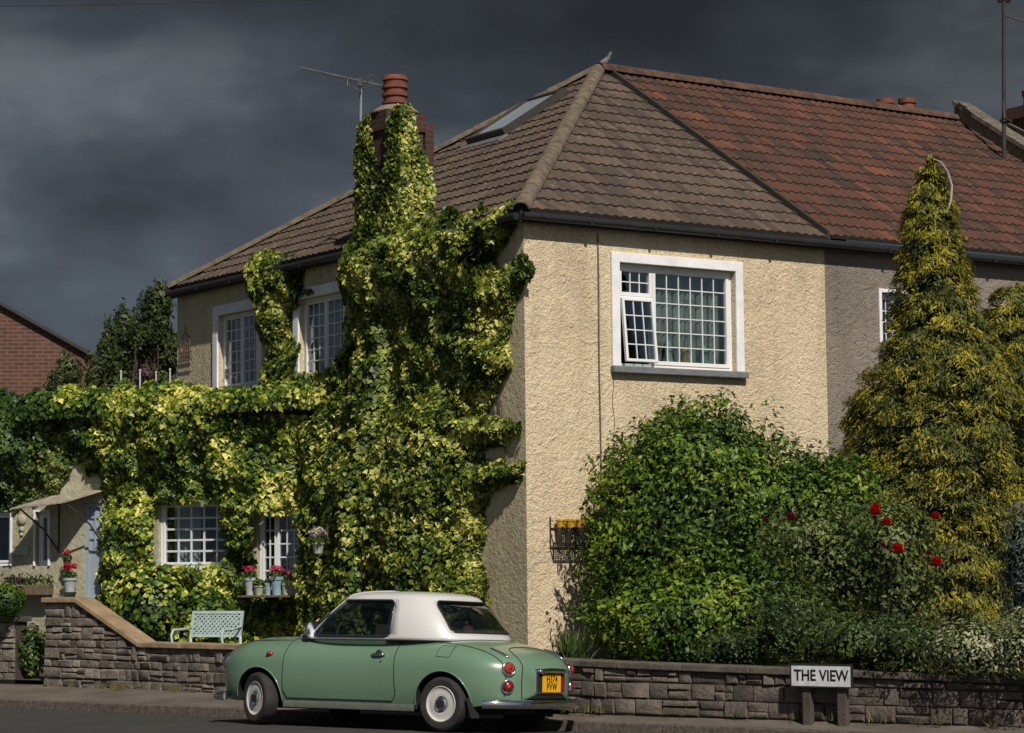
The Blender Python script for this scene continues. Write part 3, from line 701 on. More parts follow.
def wall_pt(p):   # matching point on the wall line straight behind a kerb point
    nv = Vector((.566, .824, 0)); best = None
    for a, b in zip(WALLL, WALLL[1:]):
        e = b - a; den = e.x * nv.y - e.y * nv.x
        if abs(den) < 1e-6: continue
        q = p - a; t_ = (q.x * nv.y - q.y * nv.x) / den
        if -.001 <= t_ <= 1.001: best = a + e * t_
    return best if best is not None else p + nv * 2
KD = [a.lerp(b, k / 5) for a, b in zip(K2[1:], K2[2:-1]) for k in range(5)]
strip('pavement', [(KD, KZ1 - .002), ([wall_pt(p) + Vector((.566, .824, 0)) * .2 for p in KD], .105)], M['paving'])
sheet('garden_ground', [tuple(p[:2]) for p in off(WALLL, .1)] + [(60, 60), (-60, 90)], GZ, M['soil'])
kb = MB()
def resamp(L, st):
    out = []; 
    for a, b in zip(L, L[1:]):
        n = max(1, int((b - a).length / st))
        out += [(a.lerp(b, i / n), a.lerp(b, (i + 1) / n)) for i in range(n)]
    return out
for a, b in resamp(KERB[1:12], .9):
    t_ = (b - a).normalized(); nn_ = Vector((-t_.y, t_.x, 0)); b_2 = b - t_ * .006; z0v = Vector((0, 0, KZ0 - .01)); z1 = KZ1 + random.uniform(-.003, .003)
    kb.hexa([a + z0v, b_2 + z0v, b_2 + nn_ * .14 + z0v, a + nn_ * .14 + z0v, a + Vector((0, 0, z1)) + nn_ * .012, b_2 + Vector((0, 0, z1)) + nn_ * .012, b_2 + nn_ * .14 + Vector((0, 0, z1)), a + nn_ * .14 + Vector((0, 0, z1))])
k_ = kb.build('kerb', M['kerbm'], bevel=.012); tag(k_, kind='structure')
# worn white edge marking on the road
rl = MB(); a = Vector((-12, 26.6, .004)); pts = [Vector((-14, 30.3, .002)), Vector((-6.1, 24.6, .002)), Vector((-3.3, 22.7, .002))]
def pline(P, w):
    for a, b in zip(P, P[1:]):
        t_ = (b - a).normalized(); n_ = Vector((-t_.y, t_.x, 0)) * w / 2; z = Vector((0, 0, .004))
        rl.add([a - n_ + z, b - n_ + z, b + n_ + z, a + n_ + z], [(0, 1, 2, 3)])
pline(pts, .045); rl.build('road_marking', simple('worn_white_marking', (.10, .10, .095), .9, var=.6, scale=14)); tag(bpy.data.objects['road_marking'], kind='structure')

# ------------------------------------------------------------------ rubble stone walls
t = NT('grey_rubble_stone'); g_ = t.n('ShaderNodeNewGeometry'); a_ = t.noise(7, 6, .7); b_ = t.noise(35, 4, .7)
t.base(t.mix(.75, t.ramp(g_.outputs['Random Per Island'], [(0, (.13, .11, .09)), (.35, (.21, .18, .15)), (.7, (.29, .255, .215)), (1, (.17, .145, .12))]), t.ramp(a_, [(.36, (.28, .26, .24)), (.6, (1, 1, 1))]), 'MULTIPLY'))
t.set(Roughness=.95); t.bump(t.math('ADD', a_, t.math('MULTIPLY', b_, .5)), .06); M['rubble'] = t.m
t = NT('dark_rubble_stone'); g_ = t.n('ShaderNodeNewGeometry'); a_ = t.noise(5, 6, .7); b_ = t.noise(30, 4, .7)
t.base(t.mix(.8, t.ramp(g_.outputs['Random Per Island'], [(0, (.085, .070, .058)), (.5, (.15, .125, .105)), (.8, (.20, .17, .14)), (1, (.12, .095, .08))]), t.ramp(a_, [(.3, (.3, .28, .27)), (.65, (1, 1, 1))]), 'MULTIPLY'))
t.set(Roughness=.95); t.bump(t.math('ADD', a_, t.math('MULTIPLY', b_, .5)), .04); M['rubble_dark'] = t.m
M['mortar_dark'] = simple('recessed_mortar', (.055, .045, .036), 1, var=.4, scale=12)
M['coping'] = simple('sandy_coping_slab', (.26, .185, .11), .9, var=.4, scale=5, bump=.01, bscale=25)
M['coping_dark'] = simple('dark_mossy_coping', (.09, .075, .06), .95, var=.5, scale=7, bump=.01, bscale=25)
def stone_wall(root, path, ztop, z0=.08, sm='rubble', wsc=1, th=.24, hcourse=(.09, .19), cop=None, copm=None):
    """path: plan points; ztop(l): top height along the length"""
    segs = []; L = 0
    for a, b in zip(path, path[1:]): segs.append((L, a, b)); L += (b - a).length
    def P(l, n, z):
        l_ = min(max(l, 0), L)
        for (s, a, b) in segs[::-1]:
            if l_ >= s - 1e-9: break
        t_ = (b - a).normalized(); nn_ = Vector((t_.y, -t_.x, 0)); return a + t_ * (l - s) + nn_ * n + Vector((0, 0, z))
    core = MB(); n = int(L / .25) + 1
    for i in range(n):
        l0, l1 = L * i / n, L * (i + 1) / n
        core.hexa([P(l, q, z) for z in (0,) for l, q in ((l0, -.0), (l1, -.0), (l1, -th), (l0, -th))] + [P(l, q, ztop(l) - .005) for l, q in ((l0, -.0), (l1, -.0), (l1, -th), (l0, -th))])
    st = MB(); rnd = random.Random(int(L * 100))
    def stone(l0, l1, z0_, z1_, n_in):
        g = .011; c = []; dn = rnd.uniform(.012, .040); j = lambda s=.008: rnd.uniform(-s, s); ins = .014
        l0 += g / 2; l1 -= g / 2; z0_ += g / 2; z1_ -= g / 2
        B = [P(l, n_in, z) for l, z in ((l0, z0_), (l1, z0_), (l1, z1_), (l0, z1_))]
        F = [P(l + j(), .0 + dn + j(.01), z + j()) for l, z in ((l0 + ins, z0_ + ins), (l1 - ins, z0_ + ins), (l1 - ins, z1_ - ins), (l0 + ins, z1_ - ins))]
        Mm = [P(l + j(.004), .0 + dn * .45, z + j(.004)) for l, z in ((l0, z0_), (l1, z0_), (l1, z1_), (l0, z1_))]
        st.add(B + Mm + F, [(8, 9, 10, 11)] + [(i, (i + 1) % 4, 4 + (i + 1) % 4, 4 + i) for i in range(4)] + [(4 + i, 4 + (i + 1) % 4, 8 + (i + 1) % 4, 8 + i) for i in range(4)])
    z = z0; zmax = max(ztop(L * i / 40) for i in range(41))
    while z < zmax - .02:
        h = rnd.uniform(*hcourse); l = -.0
        while l < L - .02:
            w = wsc * rnd.choice((rnd.uniform(.10, .22), rnd.uniform(.18, .36), rnd.uniform(.3, .5))); l1 = min(l + w, L); l1 = L if L - l1 < .1 else l1
            tp = min(ztop(l + .01), ztop(l1 - .01)) - .003
            if z + .03 < tp:
                zt = min(z + h, tp); zt = tp if tp - zt < .05 else zt
                if rnd.random() < .42 and zt - z > .11:
                    zm = z + (zt - z) * rnd.uniform(.4, .6); stone(l, l1, z, zm, -.01)
                    if w > .28 and rnd.random() < .6: lm = l + (l1 - l) * rnd.uniform(.35, .65); stone(l, lm, zm, zt, -.01); stone(lm, l1, zm, zt, -.01)
                    else: stone(l, l1, zm, zt, -.01)
                else: stone(l, l1, z, zt, -.01)
            l = l1
        z += h
    s_ = st.build('stonework', M[sm], root, autos=50); c_ = core.build('mortar_core', M['mortar_dark'], root)
    if cop:
        cp = MB(); l = 0; e = 0
        br = sorted(set([0, L] + list(cop)))
        for b0, b1 in zip(br, br[1:]):
            k = max(1, round((b1 - b0) / .75))
            for i in range(k):
                l0 = b0 + (b1 - b0) * i / k + (.003 if (i or b0) else -.04); l1 = b0 + (b1 - b0) * (i + 1) / k - (.003 if (i < k - 1 or b1 < L) else -.04)
                q0, q1 = ztop(max(l0, b0 + .001)), ztop(min(l1, b1 - .001)); hh = .065
                cp.hexa([P(l0, .06, q0), P(l1, .06, q1), P(l1, -th - .05, q1), P(l0, -th - .05, q0), P(l0, .055, q0 + hh), P(l1, .055, q1 + hh), P(l1, -th - .045, q1 + hh), P(l0, -th - .045, q0 + hh)])
        cp.build('coping', copm or M['coping'], root, bevel=.01)
    return L
wp = [Vector((-6.14, 30.3, 0)), Vector((-4.72, 29.3, 0)), Vector((-3.32, 28.1, 0)), Vector((-1.2, 26.1, 0))]
w1 = thing('stone_wall', 'grey rubble garden wall left of the car whose sandy coping steps down in a slope', 'wall', wp[0])
zh, zl = 1.18, .62
l_a = .58; l_b = 1.72
stone_wall(w1, wp, hcourse=(.09, .17), wsc=.72, ztop=lambda l: zh if l < l_a else (zl if l > l_b else zh + (zl - zh) * (l - l_a) / (l_b - l_a)), cop=[l_a, l_b])
wq = [Vector((-1.2, 26.1, 0)), Vector((.92, 24.12, 0)), Vector((4.58, 21.75, 0)), Vector((7.5, 19.8, 0))]
w2 = thing('stone_wall', 'low dark rubble wall under the shrubs behind the white street sign', 'wall', wq[1])
stone_wall(w2, wq, lambda l: .60 - .016 * l, sm='rubble_dark', wsc=.85, hcourse=(.09, .20), cop=[.01], copm=M['coping_dark'])
wr = [Vector((-9.5, 32.2, 0)), Vector((-6.63, 30.75, 0))]
w3 = thing('stone_wall', 'pale block wall end at the far left below a clipped green shrub', 'wall', wr[1])
stone_wall(w3, wr, lambda l: .92, cop=[.01], copm=M['coping_dark'], hcourse=(.14, .24))

# weeds and dry grass along the foot of the walls
t = NT('x'); bpy.data.materials.remove(t.m)
M['weed'] = leaf_mat('dry_weed_blade', [(.1, (.05, .06, .02)), (.6, (.14, .13, .04)), (1, (.26, .21, .09))], .8, 2, .2, .8)
rsw = np.random.RandomState(77); Pw = []
for a, b in zip(WALLL[3:8], WALLL[4:9]):
    L_ = (b - a).length
    for i in range(int(L_ * 5)):
        q = a.lerp(b, rsw.uniform()) + Vector((-.61, -.79, 0)) * rsw.uniform(.03, .09)
        if rsw.uniform() < .55: k = rsw.randint(6, 26); Pw.append(np.array(q) + np.concatenate([rsw.normal(0, .03, (k, 2)), np.full((k, 1), .09)], 1))
for cpx in (848, 838, 120): q = at_z(cpx, 712 if cpx > 500 else 689, .1); Pw.append(np.array(q) + np.concatenate([rsw.normal(0, .05, (60, 2)), np.zeros((60, 1))], 1))
Pw = np.concatenate(Pw); nW = len(Pw)
wo = leaves('weeds', Pw, np.stack([rsw.normal(0, 1, nW), rsw.normal(0, 1, nW), np.full(nW, .2)], 1), np.stack([rsw.normal(0, .4, nW), rsw.normal(0, .4, nW), np.ones(nW)], 1), .085, 'blade', M['weed'], None, .2, .2, rsw)
tag(wo, 'short dry weeds growing along the foot of the garden walls', 'weeds', kind='stuff')
# ------------------------------------------------------------------ ivy
def pp_(F, L, n=0): return [F.px(x, y, n) for x, y in L]
gable = pp_(FL, [(346, 262), (352, 236), (364, 228), (392, 226), (424, 219), (448, 208), (476, 211), (500, 205), (520, 205), (519, 222), (506, 243), (500, 262), (512, 266), (524, 254), (535, 264), (531, 285), (519, 300), (511, 320), (512, 345), (517, 366), (506, 382), (499, 400), (488, 414),
                 (524, 420), (523, 431), (506, 440), (484, 446), (484, 462), (527, 467), (524, 478), (508, 484), (491, 496), (485, 512), (488, 530), (484, 560), (492, 585), (489, 612), (484, 700), (330, 700), (322, 600), (318, 400), (330, 366), (347, 345), (350, 320), (343, 290)])
colB = pp_(FL, [(250, 262), (268, 253), (292, 254), (307, 263), (304, 284), (317, 294), (308, 304), (293, 308), (293, 335), (306, 350), (318, 362), (340, 372), (340, 410), (255, 420), (262, 380), (268, 350), (262, 330), (261, 305), (249, 285)])
def chb(U, Z):
    s = np.clip((U - (ch_u0 - .12)) / .12, 0, 1) * np.clip(((ch_u1 + .12) - U) / .12, 0, 1); low = .35 * np.clip((3.9 - Z) / 1.2, 0, 1) * np.clip((U - .9) / .8, 0, 1)
    return s * .19 + low + .12 * np.clip((Z - 5.0) / .5, 0, 1) * np.clip((U - .12) / .35, 0, 1) * (U < 3.6)
P1, N1, core1 = ivy_sheet(FL, [gable, colB], [(lambda h: [(h[0] - .0, h[2]), (h[1] - .0, h[2]), (h[1], h[3] + .1), (h[0], h[3] + .1)])(h) for h in (h1, h2)], 3900, .20, .38, .1, 3, chb, .10)
# ivy on the chimney stack faces
def face_pts(F, poly, dens, t, seed, n0=0):
    rs = np.random.RandomState(seed); pu = [p[0] for p in poly]; pz = [p[1] for p in poly]
    n = int(dens * (max(pu) - min(pu)) * (max(pz) - min(pz))); U = rs.uniform(min(pu), max(pu), n); Z = rs.uniform(min(pz), max(pz), n)
    k = inpoly(U, Z, poly); U, Z = U[k], Z[k]; th = t * (.35 + 1.0 * fbm(np.stack([U * 4, Z * 4, 0 * U], 1), seed)) * rs.uniform(.3, 1, len(U))
    P = np.array(F.o) + U[:, None] * np.array(F.u) + (th + n0)[:, None] * np.array(F.n) + np.stack([0 * Z, 0 * Z, Z], 1)
    N = np.repeat(np.array(F.n)[None], len(U), 0) + np.array([0, 0, .4]); return P, N
PN = [(P1, N1)]
# left face of the stack: a strip on its far edge and one on its near edge
PN.append(face_pts(FL, pp_(FL, [(359, 240), (359, 200), (358, 150), (362, 130), (368, 118), (373, 112), (375, 150), (381, 168), (386, 185), (390, 150), (389, 128), (397, 108), (402, 104), (400, 240)], ch_n1), 2900, .09, 31, ch_n1))
# front face of the stack
FS = Frame(FL.p(ch_u0, 0, 0), -nL * -1 * 1.0, nR); FS = Frame(FL.p(ch_u0, 0, 0), nL, nR)
PN.append(face_pts(FS, pp_(FS, [(389, 240), (386, 185), (386, 155), (389, 135), (386, 118), (394, 108), (408, 104), (413, 125), (418, 150), (428, 168), (432, 190), (428, 206), (440, 214), (440, 240)]), 2900, .11, 32))
zt_ = fbm(np.zeros((1, 3)), 1)
P_ = np.concatenate([p for p, n in PN]); N_ = np.concatenate([n for p, n in PN])
iv = thing('ivy', 'variegated ivy climbing the side wall and the brick chimney of the corner house', 'ivy', FL.p(2.5, GZ, .3))
leaves('leaf_mass', P_, N_, np.array([0, 0, -1.0]), .066, 'ivy', M['ivy'], iv, .42, .45)
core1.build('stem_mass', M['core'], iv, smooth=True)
stm = MB()
for i in range(9):
    u = random.uniform(.35, .9); pts = []; z = random.uniform(2.2, 4.5)
    for k in range(6): pts.append(FL.p(u + .03 * k * random.choice((1, 1, 1.4)), z + .22 * k, .02)); 
    stm.tube(pts, [.008 - .001 * k for k in range(6)], 5)
stm.build('stem', M['twig'], iv)
# side wing ivy
wing1 = pp_(FW, [(62, 393), (70, 391), (100, 387), (140, 384), (180, 384), (215, 388), (250, 394), (300, 398), (340, 400), (342, 700), (100, 700), (104, 640), (97, 600), (104, 560), (100, 520), (108, 500), (100, 480), (84, 470), (74, 462), (60, 455)])
wing0 = pp_(FW, [(-95, 396), (-30, 392), (6, 389), (30, 392), (52, 394), (70, 391), (74, 430), (72, 470), (64, 484), (56, 493), (40, 500), (20, 508), (-30, 514), (-95, 520)])
holes = []
def grow(h, e, et=None): et = e if et is None else et; return [(h[0] - e, h[2] - e), (h[1] + e, h[2] - e), (h[1] + e, h[3] + et), (h[0] - e, h[3] + et)]
holes = [grow(gw1, .03), grow(gw2, .01)]
P2, N2, core2 = ivy_sheet(FW, [wing1], holes, 2500, .10, .40, .1, 8, lambda U, Z: .24 * np.clip((Z - 3.2) / .9, 0, 1), .10)
# cushion over the top of the wing wall
rs2 = np.random.RandomState(5); nQ = 19500; U = rs2.uniform(-.3, 9.3, nQ); A = rs2.uniform(-.25, PI, nQ)
rr_ = .30 + .17 * (fbm(np.stack([U * 1.6, A, 0 * U], 1), 77) * 2 - .7); rr_ = rr_ * rs2.uniform(.6, 1.0, nQ)
ctr = np.array(FW.o) + U[:, None] * np.array(FW.u) + np.array([0, 0, WZ - .02])
d2 = np.cos(A)[:, None] * np.array(FW.n)[None] * 1.25 + np.sin(A)[:, None] * np.array([0, 0, .9])
P3 = ctr + d2 * rr_[:, None] + np.array(FW.n) * .05; N3 = d2
iv2 = thing('ivy', 'golden variegated ivy covering the low side wing around its small lattice windows', 'ivy', FW.p(3, GZ, .3))
uL = FW.px(66, 420)[0]; kk = U < uL
leaves('leaf_mass', np.concatenate([P2, P3[kk]]), np.concatenate([N2, N3[kk]]), np.array([0, 0, -1.0]), .076, 'ivy', M['ivy_wing'], iv2, .42, .45)
P4, N4, core4 = ivy_sheet(FW, [wing0], [], 2200, .12, .42, .1, 12, lambda U, Z: .24 * np.clip((Z - 3.2) / .9, 0, 1), .10)
iv3 = thing('ivy', 'darker green ivy hanging over the wing wall above the entrance canopy at the far left', 'ivy', FW.p(7.2, GZ, .3))
leaves('leaf_mass', np.concatenate([P4, P3[~kk]]), np.concatenate([N4, N3[~kk]]), np.array([0, 0, -1.0]), .078, 'ivy', M['ivy_dark'], iv3, .42, .45); core4.build('stem_mass', M['core'], iv3, smooth=True)
ccore = MB(); ccore.tube([FW.p(-.3 + i * .5, WZ + .02, .05) for i in range(20)], .22, 10)
core2.v and None
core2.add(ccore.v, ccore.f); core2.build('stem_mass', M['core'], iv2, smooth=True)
# bushy ivy mound in the angle, low, between facade and wing
# ------------------------------------------------------------------ shrubs and trees
def trunk_mb(mb, base, h, r, n=4, seed=0, spread=.5):
    rnd = random.Random(seed); base = Vector(base)
    for i in range(n):
        a = rnd.uniform(0, 2 * PI); pts = [base + Vector((.05 * math.cos(a), .05 * math.sin(a), 0))]
        for k in range(1, 6):
            f = k / 5; pts.append(base + Vector((spread * f * f * math.cos(a + .3 * k), spread * f * f * math.sin(a + .3 * k), h * f)))
        mb.tube(pts, [r * (1 - .16 * k) for k in range(6)], 6)
def shrub(name, label, cat, blobs, n, size, shape, m, seed, tip=(0, 0, .2), jit=.55, group=None, inner=.5, corez=True, lump=.28, freq=2.4, sc=.62, stems=4):
    c0 = blobs[0][0]; th = thing(name, label, cat, (c0[0], c0[1], GZ), group=group); Ps, Ns = [], []; core = MB(); tot = sum(b[1][0] * b[1][2] + b[1][0] * b[1][1] for b in blobs)
    for i, (c, r) in enumerate(blobs):
        k = int(n * (r[0] * r[2] + r[0] * r[1]) / tot); p, q = blob_pts(c, r, k, seed + i * 7, lump, freq, inner, GZ + .02); Ps.append(p); Ns.append(q)
        blob_core(core, c, r, seed + i * 7, lump, freq, sc, GZ + .01)
    o = leaves('foliage', np.concatenate(Ps), np.concatenate(Ns) + np.array([0, 0, .25]), np.array(tip, float), size, shape, m, th, jit, .7, np.random.RandomState(seed))
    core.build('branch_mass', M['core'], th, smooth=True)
    s = MB(); trunk_mb(s, (c0[0], c0[1], GZ - .05), max(.3, c0[2] - GZ + .2), .03, stems, seed, blobs[0][1][0] * .5); s.build('stem', M['twig'], th)
    return th
B = lambda px, py, Y: at_y(px, py, Y)
def bl(px, py, Y, rx, ry, rz): p = at_y(px, py, Y); return (p, (rx * Y / 2300, ry, rz * Y / 2300))
shrub('hedge_bush', 'large glossy bright green rounded bush in front of the cream wall', 'bush',
      [bl(700, 545, 27.2, 112, 1.15, 138), bl(700, 470, 27.3, 70, .8, 68), bl(775, 555, 27.0, 88, 1.05, 108), bl(640, 600, 27.4, 56, .45, 90), bl(632, 510, 27.9, 42, .35, 70), bl(805, 500, 27.2, 52, .8, 44), bl(720, 620, 26.6, 130, .9, 60), bl(846, 515, 26.6, 42, .6, 58)],
      60000, .078, 'oval', M['privet'], 21, inner=.42, lump=.40, freq=3.6)
# sparse shoots above the bush
def shoots(th, m, specs, size, seed, nl=16, lname='foliage'):
    rs = np.random.RandomState(seed); P = []; T = []; st = MB()
    for (b, t_) in specs:
        b, t_ = Vector(b), Vector(t_); mid = b.lerp(t_, .5) + Vector(rs.normal(0, .04, 3)); st.tube([b, mid, t_], [.006, .004, .002], 5)
        for k in range(nl):
            f = rs.uniform(.05, 1); q = b.lerp(t_, f) + Vector(rs.normal(0, .03, 3)); P.append(q[:])
    P = np.array(P); N = rs.normal(0, 1, P.shape); o = leaves(lname, P, N, np.array([0, 0, .8]), size, 'oval', m, th, .2, .8, rs); st.build('stem', M['twig'], th); return o
bush = [o for o in C.objects if o.get('category') == 'bush'][0]
sp_ = []
for (x, y) in ((655, 412), (668, 404), (684, 402), (700, 400), (716, 402), (731, 408), (745, 412), (640, 420), (622, 440), (604, 455), (592, 470), (586, 492), (583, 515), (590, 540), (582, 560), (588, 590), (764, 420), (778, 428), (800, 440), (818, 455), (690, 408), (610, 432), (838, 470), (856, 488)):
    t_ = at_y(x, y, 27.1 + random.uniform(-.4, .3)); c_ = at_y(700, 545, 27.2); b_ = t_.lerp(c_, .16); b_.z -= .1; sp_.append((b_, t_))
shoots(bush, M['privet'], sp_, .075, 5, 22)

# golden conifers built from hanging sprays
def conifer(name, label, base, top, prof, n, m, seed, size=.058, lean=(0, 0)):
    rs = np.random.RandomState(seed); base = Vector(base); H = top - base.z
    th = thing(name, label, 'conifer', base)
    P, N, T = [], [], []; zs = np.array([p[0] for p in prof]); rr = np.array([p[1] for p in prof])
    area = np.interp(np.linspace(0, 1, 200), zs, rr) + .05; cdf = np.cumsum(area); cdf /= cdf[-1]
    def lumf(a, f): return .66 + .52 * vnoise(np.array([[math.cos(a) * 2.6 + 5, math.sin(a) * 2.6 + 5, f * 13]]), seed)[0]
    for i in range(n):
        f = np.interp(rs.uniform(), cdf, np.linspace(0, 1, 200)); a = rs.uniform(0, 2 * PI); r = np.interp(f, zs, rr)
        rad = r * lumf(a, f) * (1 - .22 * rs.uniform() ** 2); ax = Vector((lean[0], lean[1], 0)) * f ** 2
        c = base + ax + Vector((math.cos(a) * rad, math.sin(a) * rad, f * H)); out = np.array((math.cos(a), math.sin(a), 0)); side = np.array([-out[1], out[0], 0])
        k = 84; sc = .65 + .5 * rs.uniform(); sc *= (.55 + .45 * min(1, r / .5)); ln = .26 * sc; s = rs.uniform(0, 1, k)
        dirv = out * .75 + np.array([0, 0, -.62]) + side * rs.normal(0, .25)
        fan = rs.normal(0, 1, k) * (.10 * sc) * (1.25 - s * .8)
        p = np.array(c) + (s * ln)[:, None] * dirv + fan[:, None] * side + rs.normal(0, .022, (k, 3)) - (np.abs(fan) * .5)[:, None] * np.array([0, 0, 1.0])
        P.append(p); N.append(np.repeat(out[None] * .8 + np.array([0, 0, .55]), k, 0)); T.append(dirv[None] + (fan / .1)[:, None] * side * .8)
    leaves('foliage', np.concatenate(P), np.concatenate(N), np.concatenate(T), size, 'sliver', m, th, .55, .35, rs)
    core = MB(); N_ = 22; seg = 20
    for j in range(N_ + 1):
        f = j / N_ * .93; r = np.interp(f, zs, rr) * .74
        for k in range(seg):
            a = 2 * PI * k / seg; l = r * lumf(a, f); core.v.append(tuple(base + Vector((lean[0] * f * f + math.cos(a) * l, lean[1] * f * f + math.sin(a) * l, f * H))))
    for j in range(N_):
        for k in range(seg): core.f.append((j * seg + k, j * seg + (k + 1) % seg, (j + 1) * seg + (k + 1) % seg, (j + 1) * seg + k)); core.m.append(0)
    core.build('branch_mass', M['core'], th, smooth=True)
    tr = MB(); tr.tube([base + Vector((lean[0] * f * f, lean[1] * f * f, f * H)) for f in (-.02, .25, .5, .75, .93)], [.12, .09, .06, .035, .015], 10); tr.build('trunk', M['bark'], th, smooth=True)
    return th
YC = 27.2; cb_ = at_y(948, 600, YC); cb_.z = GZ; tz = at_y(945, 160, YC).z; H_ = tz - GZ
def pf(y, w): return ((at_y(948, y, YC).z - GZ) / H_, w * YC / 2300)
pr_ = sorted([(0, .95), pf(560, 98), pf(500, 100), pf(450, 97), pf(400, 82), pf(350, 60), pf(300, 37), pf(270, 29), pf(240, 25), pf(210, 20), pf(185, 13), (1, .03)])
cf = conifer('conifer', 'tall pointed golden green conifer with a bent bare leader at its tip', cb_, tz, pr_, 2300, M['conifer'], 41, lean=(-.12, 0))
ld = MB(); tpx = [(946, 215), (951, 200), (952, 186), (948, 172), (941, 162), (934, 159)]
ld.tube([at_y(x, y, YC - .25) for x, y in tpx], [.014, .013, .012, .010, .008, .004], 6); ld.build('leader', simple('bare_pale_twig', (.42, .36, .33), .8), cf)
rsx = np.random.RandomState(3); PP, TT = [], []
for x, y, w in ((930, 160, 6), (928, 172, 7), (932, 166, 7), (936, 160, 5), (929, 182, 6), (935, 190, 8), (945, 200, 9), (940, 178, 9), (938, 208, 12), (950, 215, 10), (934, 222, 12), (926, 176, 6), (942, 190, 8)):
    c_ = at_y(x, y, YC - .1)
    PP.append(np.array(c_) + rsx.normal(0, w * .0035, (110, 3))); TT.append(np.repeat([[0, 0, -1.0]], 110, 0))
leaves('foliage', np.concatenate(PP), rsx.normal(0, 1, (len(np.concatenate(PP)), 3)), np.concatenate(TT), .065, 'sliver', M['conifer'], cf, .5, .3)
YD = 27.6; cb2 = at_y(1020, 600, YD); cb2.z = GZ; tz2 = at_y(1016, 282, YD).z; H2 = tz2 - GZ
conifer('conifer', 'shorter golden green conifer behind, cut off by the right edge', cb2, tz2, [(0, .9), (.3, .95), (.55, .8), (.8, .5), (.92, .32), (1, .08)], 1250, M['conifer'], 52)
# rose bush with red blooms
rb = shrub('rose_bush', 'tall grey green rose bush carrying large red blooms beside the conifer', 'rose bush',
      [bl(888, 555, 24.2, 52, .45, 70), bl(905, 600, 24.2, 40, .4, 60), bl(815, 545, 24.4, 60, .45, 46), bl(850, 580, 24.5, 58, .5, 50)], 9500, .062, 'oval', M['rose_leaf'], 61, inner=.75, sc=.30, lump=.42, freq=3.2, stems=7)
sp_ = []
for (x, y) in ((880, 495), (893, 500), (915, 505), (935, 520), (938, 558), (770, 520), (792, 512), (920, 495), (865, 500), (936, 535), (760, 530), (898, 485), (840, 500), (942, 590), (800, 530)):
    t_ = at_y(x, y, 24.0 + random.uniform(-.2, .3)); sp_.append((t_.lerp(at_y(880, 590, 24.2), .35), t_))
shoots(rb, M['rose_leaf'], sp_, .06, 9, 26)
M['petal'] = simple('crimson_petal', (.48, .008, .012), .5, var=.3, scale=40)
M['petal_dark'] = simple('deep_red_petal', (.20, .01, .03), .5, var=.3, scale=40)
def rose(c, r, m, parent):
    mb = MB(); rnd = random.Random(int(c[0] * 1000))
    for ring, (k, rad, tilt, h) in enumerate(((3, .25, 1.35, .35), (4, .45, 1.1, .25), (5, .7, .8, .1), (6, .95, .45, -.1))):
        for i in range(k):
            a = 2 * PI * i / k + ring * .5; o = Vector((math.cos(a), math.sin(a), 0)); t_ = Vector((-math.sin(a), math.cos(a), 0)); w = .55 * r
            b0 = Vector(c) + o * r * rad * .35 + Vector((0, 0, (h - .5) * r)); up_ = o * math.cos(tilt) + Vector((0, 0, math.sin(tilt)))
            g = [b0 - t_ * w * .5, b0 + t_ * w * .5, b0 + up_ * r * .5 + t_ * w * .95 - o * .05 * r, b0 + up_ * r * .5 - t_ * w * .95 - o * .05 * r, b0 + up_ * r + t_ * w * .5 + o * .1 * r, b0 + up_ * r - t_ * w * .5 + o * .1 * r]
            mb.add(g, [(0, 1, 2, 3), (3, 2, 4, 5)])
    return mb.build('flower', m, parent, autos=80)
for i, (x, y, r, mm) in enumerate(((875, 511, .058, 0), (876, 507, .045, 0), (887, 522, .052, 0), (898, 549, .066, 0), (936, 516, .045, 0), (937, 562, .060, 0), (791, 517, .052, 1), (766, 520, .032, 1), (883, 545, .03, 1), (929, 553, .03, 1))):
    c_ = at_y(x, y, 23.55 + .05 * (i % 3)); rose(c_, r * 1.15, M['petal_dark'] if mm else M['petal'], rb)
    ss = MB(); ss.tube([c_ - Vector((0, 0, .02)), c_ + Vector((.02, .2, -.15)), c_ + Vector((.03, .45, -.35))], .004, 5); ss.build('stem', M['twig'], rb)
shrub('low_shrub', 'low dark small leaved shrub spilling over the wall above the street sign', 'shrub', [bl(866, 642, 22.95, 66, .42, 34), bl(815, 640, 23.5, 50, .35, 30), bl(792, 625, 23.6, 45, .5, 42), bl(905, 644, 22.4, 40, .4, 30), bl(740, 648, 24.0, 50, .4, 22)], 9000, .045, 'oval', M['dark_leaf'], 71, sc=.6)
shrub('low_shrub', 'pale cream edged spreading shrub over the wall at the right edge', 'shrub', [bl(985, 650, 21.95, 60, .45, 34), bl(1040, 648, 21.6, 50, .5, 42), bl(945, 655, 22.2, 26, .3, 22)], 10000, .042, 'oval', M['pale_leaf'], 72, sc=.62)
shrub('blue_conifer_shrub', 'blue grey upright shrub at the far right edge', 'shrub', [bl(1028, 555, 23.4, 30, .35, 60), bl(1035, 600, 23.4, 34, .35, 50)], 4500, .05, 'sliver', M['blue_leaf'], 73, tip=(0, 0, -.5))
shrub('clipped_shrub', 'small clipped light green shrub on top of the far left block wall', 'shrub', [bl(8, 600, 30.7, 17, .3, 19)], 1500, .06, 'oval', M['privet'], 74, sc=.75, stems=0)
shrub('dark_shrub', 'dark leafy plant in the gateway beside the stone wall', 'shrub', [bl(31, 652, 31.0, 15, .3, 26)], 1300, .07, 'oval', M['ivy_dark'], 75)
shrub('bushy_ivy_shrub', 'rounded leafy mound growing behind the sloping wall coping', 'shrub', [bl(150, 610, 30.9, 42, .4, 46), bl(200, 622, 30.9, 34, .35, 34)], 3600, .075, 'ivy', M['ivy_wing'], 76, sc=.7)
